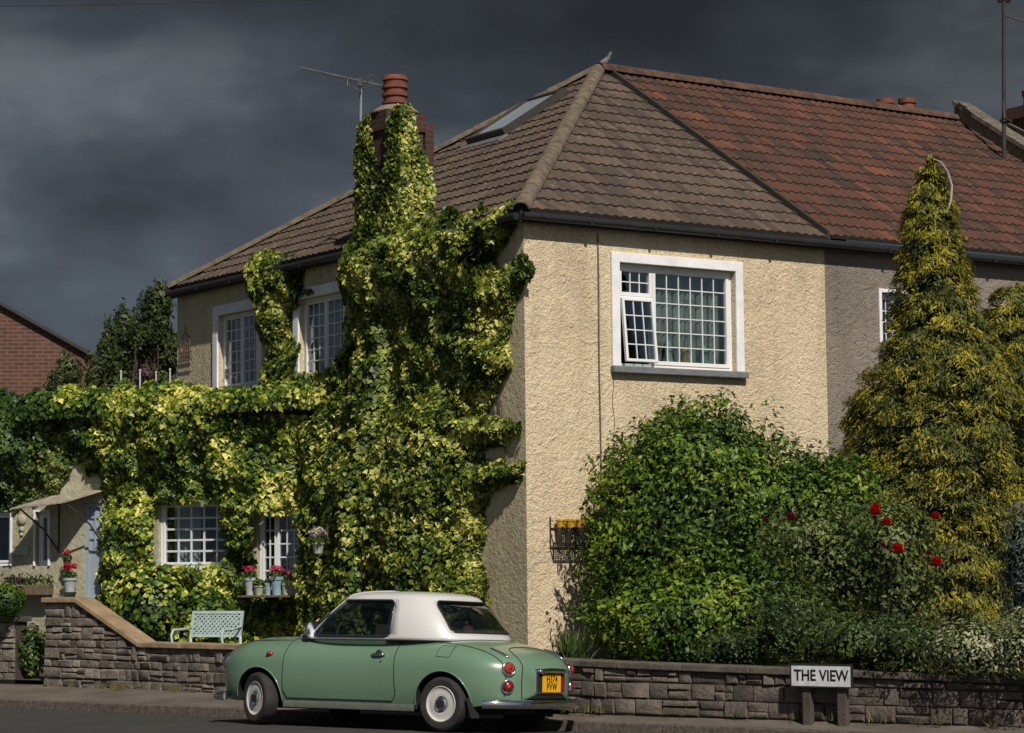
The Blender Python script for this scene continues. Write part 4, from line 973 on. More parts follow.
# rosemary tuft by the wall
tf = thing('grass_tuft', 'small spiky green tuft at the foot of the cream wall right of the car', 'plant', tuple(at_y(574, 655, 25.6)[:2]) + (GZ,))
rs3 = np.random.RandomState(8); n_ = 420; c_ = np.array(at_y(574, 656, 25.6)); c_[2] = GZ + .36
A = rs3.uniform(0, 2 * PI, n_); rr3 = rs3.uniform(0, .2, n_); Pt = c_ + np.stack([np.cos(A) * rr3, np.sin(A) * rr3, rs3.uniform(-.1, .15, n_)], 1)
leaves('blade', Pt, np.stack([np.cos(A), np.sin(A), 0 * A + .2], 1), np.stack([np.cos(A) * .4, np.sin(A) * .4, 0 * A + 1], 1), .24, 'blade', M['dark_leaf'], tf, .4, .15, rs3)

# background trees beyond the wing
def far_tree(label, px, pt, Y, w, n, seed, m, name='tree', nb=30, hz=None):
    base = at_y(px, 500, Y); base.z = 0; top = at_y(px, pt, Y).z; th = thing(name, label, 'tree', base); rnd = random.Random(seed); Ps, Ns = [], []
    tr = MB(); tr.tube([base, base + Vector((.1, 0, top * .4)), base + Vector((0, .1, top * .7)), base + Vector((0, 0, top * .92))], [.22, .17, .1, .04], 10)
    hw = w * Y / 2300
    for i in range(nb):
        f = rnd.random(); r = hw * rnd.uniform(.20, .36); f = 1.0 if i == 0 else f; z = top * .42 + (top * .58 - r * .9) * f; a = rnd.uniform(0, 2 * PI); rad = hw * (1 - .6 * f) * rnd.uniform(.2, 1.0) * (i > 0)
        c = base + Vector((math.cos(a) * rad, math.sin(a) * rad, z)); p, q = blob_pts(c, (r, r, r * 1.25), n // nb, seed + i, .55, 3.2, .9); Ps.append(p); Ns.append(q)
        tr.tube([base + Vector((0, 0, z * .6)), c - Vector((0, 0, r * .3)), c + Vector((0, 0, r * .7))], [.07, .04, .015], 6)
    for i in range(9):
        a = rnd.uniform(0, 2 * PI); rad = hw * rnd.uniform(.0, .85); zt2 = top * (1.0 - .16 * rad / hw) + rnd.uniform(-.05, .25); c = base + Vector((math.cos(a) * rad, math.sin(a) * rad, zt2 - .35))
        p, q = blob_pts(c, (.10, .10, .42), 260, seed + 50 + i, .5, 3.2, .9); Ps.append(p); Ns.append(q); tr.tube([c - Vector((0, 0, .9)), c + Vector((0, 0, .35))], [.02, .006], 5)
    leaves('crown', np.concatenate(Ps), np.concatenate(Ns), np.array([0, 0, -.3]), .085, 'oval', m, th, .7, .8, np.random.RandomState(seed)); tr.build('trunk', M['bark'], th, smooth=True)
far_tree('dark green tree standing close against the house corner', 160, 290, 42, 50, 26000, 81, M['tree_leaf'])
far_tree('loose dark green tree rising between brick gable and house', 124, 314, 44, 46, 20000, 82, M['tree_leaf'])
far_tree('small dark bushy tree in front of the brick gable', 68, 360, 39, 40, 6000, 83, M['tree_leaf'], nb=10)
far_tree('dull purple leaved small tree behind the terrace railing posts', 145, 368, 40, 26, 2200, 84, M['purple_leaf'], nb=6)
far_tree('low loose dark tree in front of the right end of the brick gable', 103, 342, 42.5, 32, 9000, 86, M['tree_leaf'], nb=18)
# brick gable building far left
FB = Frame(at_y(0, 500, 44).xy.to_3d(), Vector((1, .10, 0)), Vector((.10, -1, 0)))
bg = thing('brick_building', 'red brick gable with sloping dark roof edge at the far left', 'building', FB.o)
A0 = FB.px(-95, 400); pts = [(-4.0, 0), (1.85, 0)]; zA = FB.px(0, 306)[1]; zB = FB.px(96, 360)[1]; uA = FB.px(0, 306)[0]; uB = FB.px(96, 360)[0]
sl_ = (zB - zA) / (uB - uA); um = uA - 1.6; zm = zA - sl_ * 1.6
mb = MB(); mb.uv = []; ring = [(um - (uB - um), 0), (uB, 0), (uB, zB), (um, zm), (um - (uB - um), zB)]
mb.add([FB.p(u, z, 0) for u, z in ring], [(0, 1, 2, 3, 4)]); mb.uv += ring
mb.add([FB.p(uB, 0, 0), FB.p(uB, 0, -8), FB.p(uB, zB, -8), FB.p(uB, zB, 0)], [(0, 1, 2, 3)]); mb.uv += [(0, 0), (8, 0), (8, zB), (0, zB)]
mb.build('wall', M['brick_far'], bg)
r_ = MB()
for (ua, za, ub, zb) in ((um, zm, uB + .15, zB + .15 * sl_), (um, zm, um - (uB - um) - .15, zB - .1)):
    r_.hexa([FB.p(ua, za + .02, .12), FB.p(ub, zb + .02, .12), FB.p(ub, zb + .02, -8), FB.p(ua, za + .02, -8), FB.p(ua, za + .09, .12), FB.p(ub, zb + .09, .12), FB.p(ub, zb + .09, -8), FB.p(ua, za + .09, -8)])
r_.build('roof', M['fascia'], bg)
# ------------------------------------------------------------------ the car
YAW = math.atan2(.555, -.832); CROLL = R(3.0)
_Rm = Matrix.Rotation(YAW, 4, 'Z') @ Matrix.Rotation(CROLL, 4, 'X')
CARO = Vector((-.725, 22.90, 0)) - (_Rm @ Vector((-1.15, .75, 0)))
PAINT = NT('pale_green_car_paint'); PAINT.base((.165, .30, .185)); PAINT.set(Roughness=.32, Metallic=.0); PAINT.b.inputs['Coat Weight'].default_value = .7; PAINT.b.inputs['Coat Roughness'].default_value = .06
nz = PAINT.noise(1.5, 3); PAINT.base(PAINT.ramp(nz, [(.3, (.118, .200, .134)), (.7, (.135, .222, .150))])); M['paint'] = PAINT.m
WP = NT('white_car_paint'); WP.base((.53, .525, .515)); WP.set(Roughness=.35); WP.b.inputs['Coat Weight'].default_value = .5; WP.b.inputs['Coat Roughness'].default_value = .08; M['wpaint'] = WP.m
t = NT('chrome'); t.base((.75, .77, .80)); t.set(Metallic=1.0, Roughness=.10); M['chrome'] = t.m
M['gap'] = simple('dark_panel_gap', (.006, .008, .006), .9)
M['under'] = simple('dark_underbody', (.010, .010, .010), .9)
M['silltrim'] = simple('grey_sill_paint', (.11, .12, .10), .6)
M['carglass'] = glass_mat('tinted_car_glass', (.58, .62, .60), base_r=.05); M['seat'] = simple('dark_seat_fabric', (.16, .14, .12), .8)
M['rimw'] = simple('off_white_steel_wheel', (.50, .49, .47), .5, var=.15)
t = NT('orange_red_lens'); t.base((.32, .035, .010)); t.set(Roughness=.12); t.b.inputs['Coat Weight'].default_value = 1; M['lens_o'] = t.m
t = NT('red_lens'); t.base((.17, .008, .010)); t.set(Roughness=.12); t.b.inputs['Coat Weight'].default_value = 1; M['lens_r'] = t.m
M['plate_y'] = simple('yellow_number_plate', (.78, .40, .01), .4, var=.05); M['plate_k'] = simple('black_plate_lettering', (.01, .01, .01), .5)
car = thing('car', 'small retro two door coupe in pale green with white roof parked at the kerb', 'car', CARO, YAW)
car.rotation_euler = (CROLL, 0, YAW); WM[car] = Matrix.Translation(CARO) @ _Rm
NN = 3.3; ZCt = .50
XR, XF = -1.93, 2.03
def Wd(x):
    if x < -.95: q = min(1, (-.95 - x) / (-.95 - XR)); return .80 * max(0, 1 - q ** 3.0) ** (1 / 2.9)
    if x > .85: q = min(1, (x - .85) / (XF - .85)); return .80 * max(0, 1 - q ** 3.2) ** (1 / 2.4)
    return .80
def lerpc(x, pts):
    xs = [p[0] for p in pts]; ys = [p[1] for p in pts]; n = len(xs)
    if x <= xs[0]: return ys[0]
    if x >= xs[-1]: return ys[-1]
    for i in range(n - 1):
        if x <= xs[i + 1]: break
    def sl(i):
        if i == 0: return (ys[1] - ys[0]) / (xs[1] - xs[0])
        if i == n - 1: return (ys[-1] - ys[-2]) / (xs[-1] - xs[-2])
        return .5 * ((ys[i] - ys[i - 1]) / (xs[i] - xs[i - 1]) + (ys[i + 1] - ys[i]) / (xs[i + 1] - xs[i]))
    h = xs[i + 1] - xs[i]; t = (x - xs[i]) / h; a, b = sl(i) * h, sl(i + 1) * h
    return (2 * t ** 3 - 3 * t * t + 1) * ys[i] + (t ** 3 - 2 * t * t + t) * a + (-2 * t ** 3 + 3 * t * t) * ys[i + 1] + (t ** 3 - t * t) * b
TOP = [(-1.93, .58), (-1.88, .69), (-1.78, .765), (-1.60, .832), (-1.38, .885), (-1.15, .920), (-.9, .935), (0, .935), (.8, .935), (1.1, .925), (1.4, .912), (1.65, .872), (1.83, .80), (1.95, .67), (2.03, .56)]
BOT = [(-1.93, .40), (-1.88, .33), (-1.6, .27), (-1.3, .235), (1.4, .235), (1.8, .27), (2.03, .40)]
def Zt(x): return lerpc(x, TOP)
def Zb(x): return lerpc(x, BOT)
def section(x, k, K=18):   # k in 0..K from bottom to top centre, returns (y,z)
    W = Wd(x); kb_ = 4
    if k <= kb_:
        f = k / kb_; z = Zb(x) + (ZCt - Zb(x)) * f; y = W * (1 - .07 * (1 - f) ** 2); return y, z
    a = (k - kb_) / (K - kb_) * PI / 2
    return W * max(0, math.cos(a)) ** (2 / NN), ZCt + (Zt(x) - ZCt) * math.sin(a) ** (2 / NN)
def sideY(x, z):
    W = Wd(x)
    if z <= ZCt: f = (z - Zb(x)) / (ZCt - Zb(x)); return W * (1 - .07 * (1 - f) ** 2)
    q = (z - ZCt) / (Zt(x) - ZCt); return W * max(0, 1 - q ** NN) ** (1 / NN) if q < 1 else 0
def deckZ(x, y):
    q = abs(y) / Wd(x) if Wd(x) > 1e-4 else 2; return ZCt + (Zt(x) - ZCt) * max(0, 1 - q ** NN) ** (1 / NN) if q < 1 else ZCt
def inside(x, y, z): return XR < x < XF and z < Zt(x) and z > Zb(x) and abs(y) < sideY(x, z)
def rearX(y, z):
    a, b = XR, -1.0
    for _ in range(30):
        m = (a + b) / 2
        if inside(m, y, z): b = m
        else: a = m
    return (a + b) / 2
def nrm(f, *a): pass
q1 = [0, .002, .008, .02, .04, .07, .11, .16, .22, .29, .38, .5, .62, .75, .9, 1.02]
xs = [XR + v for v in q1] + [-.70, -.62, -.608, -.4, -.2, 0, .2, .4, .6, .758, .77, .85, .95, 1.05] + [XF - v for v in q1[:-3][::-1]]
xs = sorted(set(round(x, 4) for x in xs)); K = 18
def build_body():
    mb = MB(); rings = []
    for x in xs:
        L = [section(x, k, K) for k in range(K + 1)]; ring = [(x, y, z) for y, z in L] + [(x, -y, z) for y, z in L[:-1][::-1]]
        rings.append(len(mb.v)); mb.v += ring
    n = 2 * K + 1
    for i in range(len(xs) - 1):
        for k in range(n - 1): mb.f.append((rings[i] + k, rings[i + 1] + k, rings[i + 1] + k + 1, rings[i] + k + 1)); mb.m.append(0)
        mb.f.append((rings[i], rings[i] + n - 1, rings[i + 1] + n - 1, rings[i + 1])); mb.m.append(1)
    mb.f.append(tuple(rings[0] + k for k in range(n))[::-1]); mb.m.append(0)
    mb.f.append(tuple(rings[-1] + k for k in range(n))); mb.m.append(0)
    return mb
def evald(o):
    dg = bpy.context.evaluated_depsgraph_get(); return bpy.data.meshes.new_from_object(o.evaluated_get(dg))
AX = (-1.15, 1.21); RA = .325; ZW = .27
def make_body():
    mb = build_body(); me = bpy.data.meshes.new('body'); me.from_pydata(mb.v, [], mb.f); me.materials.append(M['paint']); me.materials.append(M['under'])
    me.polygons.foreach_set('material_index', mb.m); bm = bmesh.new(); bm.from_mesh(me); bmesh.ops.remove_doubles(bm, verts=bm.verts, dist=1e-5); bmesh.ops.recalc_face_normals(bm, faces=bm.faces); bm.to_mesh(me); bm.free()
    tmp = bpy.data.objects.new('tmp_body', me); C.objects.link(tmp)
    cut = MB()
    for ax in AX:
        for s in (-1, 1):
            Mx = Matrix.Translation((ax, s * .40, ZW)) @ Matrix.Rotation(-s * PI / 2, 4, 'X')
            cut.lathe([(RA, 0), (RA, .9)], Mx, 48)
    cm_ = bpy.data.meshes.new('cut'); cm_.from_pydata(cut.v, [], cut.f); cm_.materials.append(M['under'])
    bm = bmesh.new(); bm.from_mesh(cm_); bmesh.ops.recalc_face_normals(bm, faces=bm.faces); bm.to_mesh(cm_); bm.free()
    co = bpy.data.objects.new('cut', cm_); C.objects.link(co)
    b = tmp.modifiers.new('b', 'BOOLEAN'); b.operation = 'DIFFERENCE'; b.object = co; b.solver = 'EXACT'; b.material_mode = 'TRANSFER'
    bpy.context.view_layer.update(); out = evald(tmp); bpy.data.objects.remove(tmp); bpy.data.objects.remove(co); out.name = 'body'
    # paint inside arches dark
    for p in out.polygons:
        c = p.center
        if abs(c.y) < .79:
            for ax in AX:
                if (c.x - ax) ** 2 + (c.z - ZW) ** 2 < (RA + .004) ** 2 and .35 < abs(c.y) < sideY(c.x, max(c.z, .25)) - .025: p.material_index = list(out.materials).index(M['under']) if M['under'] in list(out.materials) else 0
    out.polygons.foreach_set('use_smooth', [True] * len(out.polygons)); out.set_sharp_from_angle(angle=R(35))
    o = bpy.data.objects.new('body', out); C.objects.link(o); o.parent = car; WM[o] = wm(car); return o
def inside_surface(c): return abs(abs(c.y) - sideY(c.x, c.z)) < .006
body = make_body()
def seam(name, pts, parent, m=None, r=.0035):
    mb = MB(); mb.tube(pts, r, 6); return mb.build(name, m or M['gap'], parent, local=True)
def sd(x, z, s=1, o=0): return Vector((x, s * (sideY(x, z) + o), z))
# doors as their own skins, a hair proud of the body
def door(s):
    mb = MB(); zz = [.285, .36, .44, .5, .58, .66, .73, .79, .84, .875, .895]; n = 22
    for i in range(n + 1):
        for j, z in enumerate(zz):
            f = (z - .285) / (.895 - .285); xr_ = -.595 + .045 * f + (.05 * (1 - min(1, f / .12)) ** 2 if f < .12 else 0); xf_ = .86 - (.05 * (1 - min(1, f / .12)) ** 2 if f < .12 else 0)
            x = xr_ + (xf_ - xr_) * i / n; mb.v.append(tuple(sd(x, z, s, .003)))
    m_ = len(zz)
    for i in range(n):
        for j in range(m_ - 1): q = (i * m_ + j, (i + 1) * m_ + j, (i + 1) * m_ + j + 1, i * m_ + j + 1); mb.f.append(q if s > 0 else q[::-1]); mb.m.append(0)
    d = mb.build('door', M['paint'], car, smooth=True, local=True)
    sm = MB(); bd = [(0, j) for j in range(m_)] + [(i, m_ - 1) for i in range(1, n + 1)] + [(n, j) for j in range(m_ - 2, -1, -1)] + [(i, 0) for i in range(n - 1, -1, -1)]
    sm.tube([Vector(mb.v[i * m_ + j]) for i, j in bd], .0045, 6); sm.build('door_seam', M['gap'], d, local=True)
    hx, hz = -.36, .745; c = sd(hx, hz, s, .004)
    h = MB(); h.tube([c + Vector((-.085, s * .012, -.002)), c + Vector((-.04, s * .028, 0)), c + Vector((.04, s * .028, .0)), c + Vector((.085, s * .012, 0))], [.010, .014, .014, .010], 10); h.build('handle', M['chrome'], d, smooth=True, local=True)
    h = MB(); h.lathe([(.042, 0), (.038, .006), (.0, .007)], Matrix.Translation(c + Vector((0, 0, .008))) @ Matrix.Rotation(-s * PI / 2, 4, 'X'), 20); h.build('handle_recess', M['black'], d, smooth=True, local=True)
    h = MB(); h.lathe([(.010, 0), (.009, .006), (.0, .007)], Matrix.Translation(sd(-.40, .675, s, .002)) @ Matrix.Rotation(-s * PI / 2, 4, 'X'), 12); h.build('keyhole', M['black'], d, smooth=True, local=True)
    return d
for s in (1, -1): door(s)
# body seams: rear wing shutline, boot lid, fuel flap
for s in (1, -1):
    pts = []
    for i in range(30):
        f = i / 29
        if f < .55: g_ = f / .55; x = -.96 - .80 * g_; y = .60 - .02 * g_; z = deckZ(x, y); pts.append(Vector((x, s * y, z + .0005)))
        else:
            g_ = (f - .55) / .45; z = pts_z0 + (.36 - pts_z0) * g_ if f > .56 else None
            if z is None: pts_z0 = pts[-1].z; z = pts_z0
            y = .58; 
            if inside(-1.2, y, z - .002): pts.append(Vector((rearX(y, z - .002), s * y, z - .002)))
    o = seam('wing_seam', pts, body, r=.005)
bp = []
for (y, z) in [(-.42, .33), (-.435, .45), (-.43, .57), (-.41, .65)]: bp.append(Vector((rearX(abs(y), z), y, z)))
for (x, y) in [(-1.82, -.40), (-1.74, -.38), (-1.64, -.32), (-1.59, -.20), (-1.57, 0), (-1.59, .20), (-1.64, .32), (-1.74, .38), (-1.82, .40)]: bp.append(Vector((x, y, deckZ(x, y))))
for (y, z) in [(.41, .65), (.43, .57), (.435, .45), (.42, .33)]: bp.append(Vector((rearX(abs(y), z), y, z)))
def smooth_path(P, n=6):
    out = []
    for i in range(len(P) - 1):
        a, b, c, d = P[max(i - 1, 0)], P[i], P[i + 1], P[min(i + 2, len(P) - 1)]
        for k in range(n):
            t = k / n; out.append(.5 * ((2 * b) + (c - a) * t + (2 * a - 5 * b + 4 * c - d) * t * t + (3 * b - a - 3 * c + d) * t ** 3))
    return out + [P[-1]]
def snap_rear(p, o=.0008):
    y = p.y; z = p.z
    if z > .66 and p.x > -1.86: return Vector((p.x, y, deckZ(p.x, y) + o))
    return Vector((rearX(abs(y), min(z, deckZ(p.x, y) - .001)) - o, y, z))
seam('boot_seam', [snap_rear(p) for p in smooth_path(bp)], body, r=.005)
fp_ = [(-1.22, .73), (-1.22, .84), (-1.06, .845), (-1.06, .735)]; fpp = []
for i in range(4):
    a, b = fp_[i], fp_[(i + 1) % 4]
    for k in range(5): x = a[0] + (b[0] - a[0]) * k / 5; z = a[1] + (b[1] - a[1]) * k / 5; fpp.append(sd(x, z))
seam('fuel_flap_seam', fpp + [fpp[0]], body, r=.0028)
sw = []
for i in range(20): x = -.66 - .5 * i / 19; z = .885 - .0 * i; sw.append(sd(x, min(z, Zt(x) - .045)))
# belt line and hood shut lines
for s in (1, -1):
    seam('bonnet_seam', [Vector((x, s * (.60 - .10 * max(0, x - .9)), deckZ(x, .60 - .10 * max(0, x - .9)) + .0005)) for x in np.linspace(.90, 1.75, 16)], body, r=.004)
# arch lips
for ax in AX:
    for s in (1, -1):
        P = []
        for k in range(33):
            th = R(-6) + R(192) * k / 32; x = ax + RA * math.cos(th); z = ZW + RA * math.sin(th)
            if z > Zb(x) + .004: P.append(sd(x, z, s, .001))
        lip = MB(); lip.tube(P, .007, 8); lip.build('arch_lip', M['paint'], body, smooth=True, local=True)
# sill strips, underside
for s in (1, -1):
    mb = MB(); vs = []
    for i in range(12):
        x = -.81 + 1.68 * i / 11; y = sideY(x, .25) * s; vs += [(x, y - s * .02, .185), (x, y + s * .004, .19), (x, y + s * .010, .235), (x, y - s * .0, .262), (x, y - s * .05, .262)]
    mb.add(vs, [(i * 5 + j, (i + 1) * 5 + j, (i + 1) * 5 + j + 1, i * 5 + j + 1) for i in range(11) for j in range(4)]); mb.build('sill', M['silltrim'], car, autos=40, local=True)
mb = MB(); mb.box((0.05, 0, .22), (3.0, 1.0, .10)); mb.box((-1.55, .2, .24), (.35, .5, .12)); mb.tube([(-1.3, -.45, .2), (-1.86, -.45, .2)], .025, 10); mb.box((-1.13, 0, .27), (.10, 1.2, .10)); mb.build('underbody', M['under'], car, local=True, bevel=.01)
# ---- cabin
LO = dict(z=.895, xr=-1.25, xf=.98, w=.735); HI = dict(z=1.315, xr=-.88, xf=.42, w=.585); NC = 3.0
def loopP(D, ph):
    cx = (D['xr'] + D['xf']) / 2; a = (D['xf'] - D['xr']) / 2; c, s = math.cos(ph), math.sin(ph)
    return Vector((cx + a * math.copysign(abs(c) ** (2 / NC), c), D['w'] * math.copysign(abs(s) ** (2 / NC), s), D['z']))
def ph_x(D, x): cx = (D['xr'] + D['xf']) / 2; a = (D['xf'] - D['xr']) / 2; q = (x - cx) / a; return math.acos(math.copysign(abs(q) ** (NC / 2), q))
def ph_y(D, y): return PI - math.asin((y / D['w']) ** (NC / 2))
def ph_yf(D, y): return math.asin((y / D['w']) ** (NC / 2))
keys = [(0, 0, 1), (ph_yf(LO, .62), ph_yf(HI, .50), 8), (ph_x(LO, .60), ph_x(HI, .29), 4), (ph_x(LO, -.46), ph_x(HI, -.43), 14), (ph_y(LO, .50), ph_y(HI, .43), 9), (PI, PI, 8)]
cols = [(0., 0., 0)]
for i in range(1, len(keys)):
    a0, b0, _ = keys[i - 1]; a1, b1, n = keys[i]
    for k in range(1, n + 1): cols.append((a0 + (a1 - a0) * k / n, b0 + (b1 - b0) * k / n, i))
tv = [0, .075, .2, .35, .5, .65, .8, .95, 1.0]
def cabP(a, b, t, s=1):
    p0, p1 = loopP(LO, a), loopP(HI, b); p = p0.lerp(p1, t); bul = .030 * math.sin(PI * t); nrm_ = Vector((p.x + .25, p.y * 1.6, 0)).normalized(); p = p + nrm_ * bul; return Vector((p.x, s * p.y, p.z))
roofm = MB(); gl_side = {1: MB(), -1: MB()}; gl_rear = MB(); gl_front = MB(); borders = []
for s in (1, -1):
    grid = [[cabP(a, b, t, s) for t in tv] for a, b, _ in cols]
    # dome rows
    for ci, (a, b, _) in enumerate(cols):
        top = grid[ci][-1]; cx = (HI['xr'] + HI['xf']) / 2
        for (k, dz) in ((.985, .012), (.95, .028), (.89, .044), (.78, .060), (.60, .073), (.35, .081), (.0, .084)):
            grid[ci].append(Vector((cx + (top.x - cx) * k, top.y * k, HI['z'] + dz)))
    for i in range(len(cols) - 1):
        reg = cols[i + 1][2]
        for j in range(len(grid[0]) - 1):
            q = [grid[i][j], grid[i + 1][j], grid[i + 1][j + 1], grid[i][j + 1]]; q = q if s < 0 else q[::-1]
            win = 1 <= j <= 6
            tgt = roofm
            if win and reg == 1: tgt = gl_front
            elif win and reg == 3: tgt = gl_side[s]
            elif 2 <= j <= 6 and reg == 5: tgt = gl_rear
            tgt.add(q, [(0, 1, 2, 3)])
def weld(mb):
    bm = bmesh.new(); me = bpy.data.meshes.new('x'); me.from_pydata(mb.v, [], mb.f); bm.from_mesh(me); bmesh.ops.remove_doubles(bm, verts=bm.verts, dist=1e-4)
    bmesh.ops.recalc_face_normals(bm, faces=bm.faces)
    o = MB(); bm.verts.index_update(); o.v = [tuple(v.co) for v in bm.verts]; o.f = [tuple(v.index for v in f.verts) for f in bm.faces]; o.m = [0] * len(o.f); bm.free(); return o
ro = weld(roofm).build('roof', M['wpaint'], car, autos=50, local=True)
sol = ro.modifiers.new('s', 'SOLIDIFY'); sol.thickness = .012; sol.offset = -1
for s in (1, -1): w_ = weld(gl_side[s]).build('side_window', M['carglass'], car, smooth=True, local=True); w_.modifiers.new('s', 'SOLIDIFY').thickness = .004
w_ = weld(gl_rear).build('rear_window', M['carglass'], car, smooth=True, local=True); w_.modifiers.new('s', 'SOLIDIFY').thickness = .004
w_ = weld(gl_front).build('windscreen', M['carglass'], car, smooth=True, local=True); w_.modifiers.new('s', 'SOLIDIFY').thickness = .004
t0, t1 = tv[1], tv[7]
def rrect(k0, k1, s, half, off=1.0):
    t0 = .2 if k0 == 4 else tv[1]
    """rounded window outline on the cabin surface; half: only the f=0 side has corners"""
    a0, b0, _ = keys[k0]; a1, b1, _ = keys[k1]; wlen = (cabP(a1, b1, .5, 1) - cabP(a0, b0, .5, 1)).length; rf, rt = .075 / wlen, .075 / .42
    q = [PI / 2 * k / 6 for k in range(7)]
    L = [(1, t0)] if half else [(1 - rf + rf * math.cos(PI / 2 - x), t0 + rt * .6 - rt * .6 * math.sin(PI / 2 - x)) for x in q[::-1]]
    L += [(rf * (1 - math.sin(x)), t0 + rt * .6 * (1 - math.cos(x))) for x in q]
    L += [(rf * (1 - math.cos(x)), t1 - rt * (1 - math.sin(x))) for x in q]
    L += [(1, t1)] if half else [(1 - rf * (1 - math.sin(x)), t1 - rt * (1 - math.cos(x))) for x in q]
    out = []
    for i in range(len(L) - (1 if half else 0)):
        A, B_ = L[i], L[(i + 1) % len(L)]; n_ = max(1, int(abs(A[0] - B_[0]) / .08))
        for k in range(n_): out.append((A[0] + (B_[0] - A[0]) * k / n_, A[1] + (B_[1] - A[1]) * k / n_))
    out.append(L[-1] if half else L[0])
    return [cabO(a0 + (a1 - a0) * f, b0 + (b1 - b0) * f, t, s, off) for f, t in out], (rf, rt)
def cabO(a, b, t, s, off):
    p = cabP(a, b, t, s); cx = .0; return Vector((p.x + (.006 if p.x > 0 else -.006) * (off > 1.0) * (abs(p.x + .25) > .5), p.y * (1.006 if off > 1.0 else 1.0), p.z))
fil = MB()
def fillets(k0, k1, s, sides):
    t0 = .2 if k0 == 4 else tv[1]
    a0, b0, _ = keys[k0]; a1, b1, _ = keys[k1]; _, (rf, rt) = rrect(k0, k1, s, False)
    for side in sides:
        for top in (0, 1):
            r2 = rt if top else rt * .6; tc = t1 if top else t0; sg = -1 if top else 1; fc = 0 if side == 0 else 1; sf = 1 if side == 0 else -1
            pts = [(fc, tc)] + [(fc + sf * rf * (1 - math.sin(x)), tc + sg * r2 * (1 - math.cos(x))) for x in [PI / 2 * k / 6 for k in range(7)]]
            vs = [cabO(a0 + (a1 - a0) * f, b0 + (b1 - b0) * f, t, s, 1.01) for f, t in pts]
            fil = MB(); fil.add(vs, [(0, k, k + 1) for k in range(1, 7)]); fil.build('window_corner', M['wpaint'], car, smooth=True, local=True)
for s in (1, -1): fillets(2, 3, s, (0, 1)); fillets(4, 5, s, (0,))
M['frame_dark'] = simple('dark_blue_window_frame', (.02, .03, .045), .3)
for s in (1, -1): m_ = MB(); m_.tube(rrect(2, 3, s, False, 1.01)[0], .011, 8, cap=False); m_.build('window_frame', M['frame_dark'], car, smooth=True, local=True)
A_ = rrect(4, 5, 1, True, 1.01)[0]; B2 = rrect(4, 5, -1, True, 1.01)[0]
m_ = MB(); m_.tube(A_ + B2[::-1], .008, 8, cap=False); m_.build('rear_window_seal', M['black'], car, smooth=True, local=True)
# seam between roof and body, white lower ledge
for s in (1, -1):
    P = [cabP(a, b, 0, s) + Vector((0, 0, 0)) for a, b, r_ in cols]
    P = [Vector((p.x, p.y, max(deckZ(p.x, p.y), .885) + .001)) for p in P]
    seam('roof_seam', P, ro, r=.003)
# interior
inn = MB()
for y in (-.33, .33):
    inn.box((-.22, y, .80), (.16, .44, .50)); inn.box((-.27, y, 1.08), (.09, .24, .14))
inn.box((-.88, 0, .915), (.36, .95, .04)); inn.box((.66, 0, .86), (.28, 1.2, .16))
inn.tube([(.40 + .0 * math.cos(t), .33 + .17 * math.cos(t), .93 + .16 * math.sin(t)) for t in np.linspace(0, 2 * PI, 20)], .012, 6)
inn.build('interior', M['seat'], car, local=True, bevel=.03)
pk = MB(); pk.lathe([(.05, 0), (.07, .04), (.05, .09), (0, .1)], Matrix.Translation((-.98, .1, .955)), 14); pk.build('parcel_shelf_item', simple('dusty_pink_cloth', (.35, .12, .13), .9), car, local=True, smooth=True)
# ---- lights
def lamp(y, z, r, m, name='tail_light'):
    c = Vector((rearX(abs(y), z), y, z)); e = .02
    nx = Vector((-1, (rearX(abs(y) + e, z) - rearX(abs(y) - e, z)) / (2 * e) * (1 if y > 0 else -1), (rearX(abs(y), z + e) - rearX(abs(y), z - e)) / (2 * e)))
    nx = nx.normalized(); Mx = Matrix.Translation(c - nx * .01) @ nx.to_track_quat('Z', 'Y').to_matrix().to_4x4()
    g = MB(); g.lathe([(r * .80, .020), (r * .78, .034), (r * .66, .050), (r * .4, .060), (0.001, .064)], Mx, 28); o = g.build(name, m, car, smooth=True, local=True)
    h = MB(); h.lathe([(r * 1.05, -.01), (r * 1.04, .018), (r * .93, .034), (r * .82, .028), (r * .80, .012)], Mx, 28); h.build('bezel', M['chrome'], o, smooth=True, local=True)
    b = MB(); b.lathe([(r * .30, .060), (r * .28, .068), (.001, .07)], Mx, 18); b.build('bulb_cap', M['lens_r'] if m == M['lens_o'] else M['lens_o'], o, smooth=True, local=True)
for s in (1, -1): lamp(s * .55, .625, .070, M['lens_o']); lamp(s * .565, .455, .066, M['lens_r'])
# plate housing
def rear_box(mb, y0, y1, z0, z1, dep, r=.02, back=.03):
    xs_ = min(rearX(abs(y), z) for y in (y0, y1, (y0 + y1) / 2) for z in (z0, z1)); P = []
    for x, in ((xs_ + back,), (xs_ - dep,)):
        for y, z in ((y0, z0), (y1, z0), (y1, z1), (y0, z1)): P.append(Vector((x, y, z)))
    mb.hexa(P); return xs_
hb = MB(); x0 = rear_box(hb, -.265, .265, .385, .635, .012, back=.10); hs = hb.build('plate_housing', M['chrome'], car, local=True, bevel=.018)
xp = x0 - .013
rc = MB(); rc.box((xp, 0, .50), (.008, .49, .19)); rc.build('housing_recess', M['black'], hs, local=True, bevel=.003)
ly = MB(); ly.tube([(xp - .02, y, (.605) + .012 * (1 - (y / .26) ** 2)) for y in np.linspace(-.25, .25, 14)], [.012] + [.026] * 12 + [.012], 10); ly.build('plate_lamp_bar', M['chrome'], hs, smooth=True, local=True)
rf_ = MB(); rf_.box((xp - .007, -.218, .490), (.008, .045, .17)); rf_.build('reflector', M['lens_r'], hs, local=True, bevel=.004)
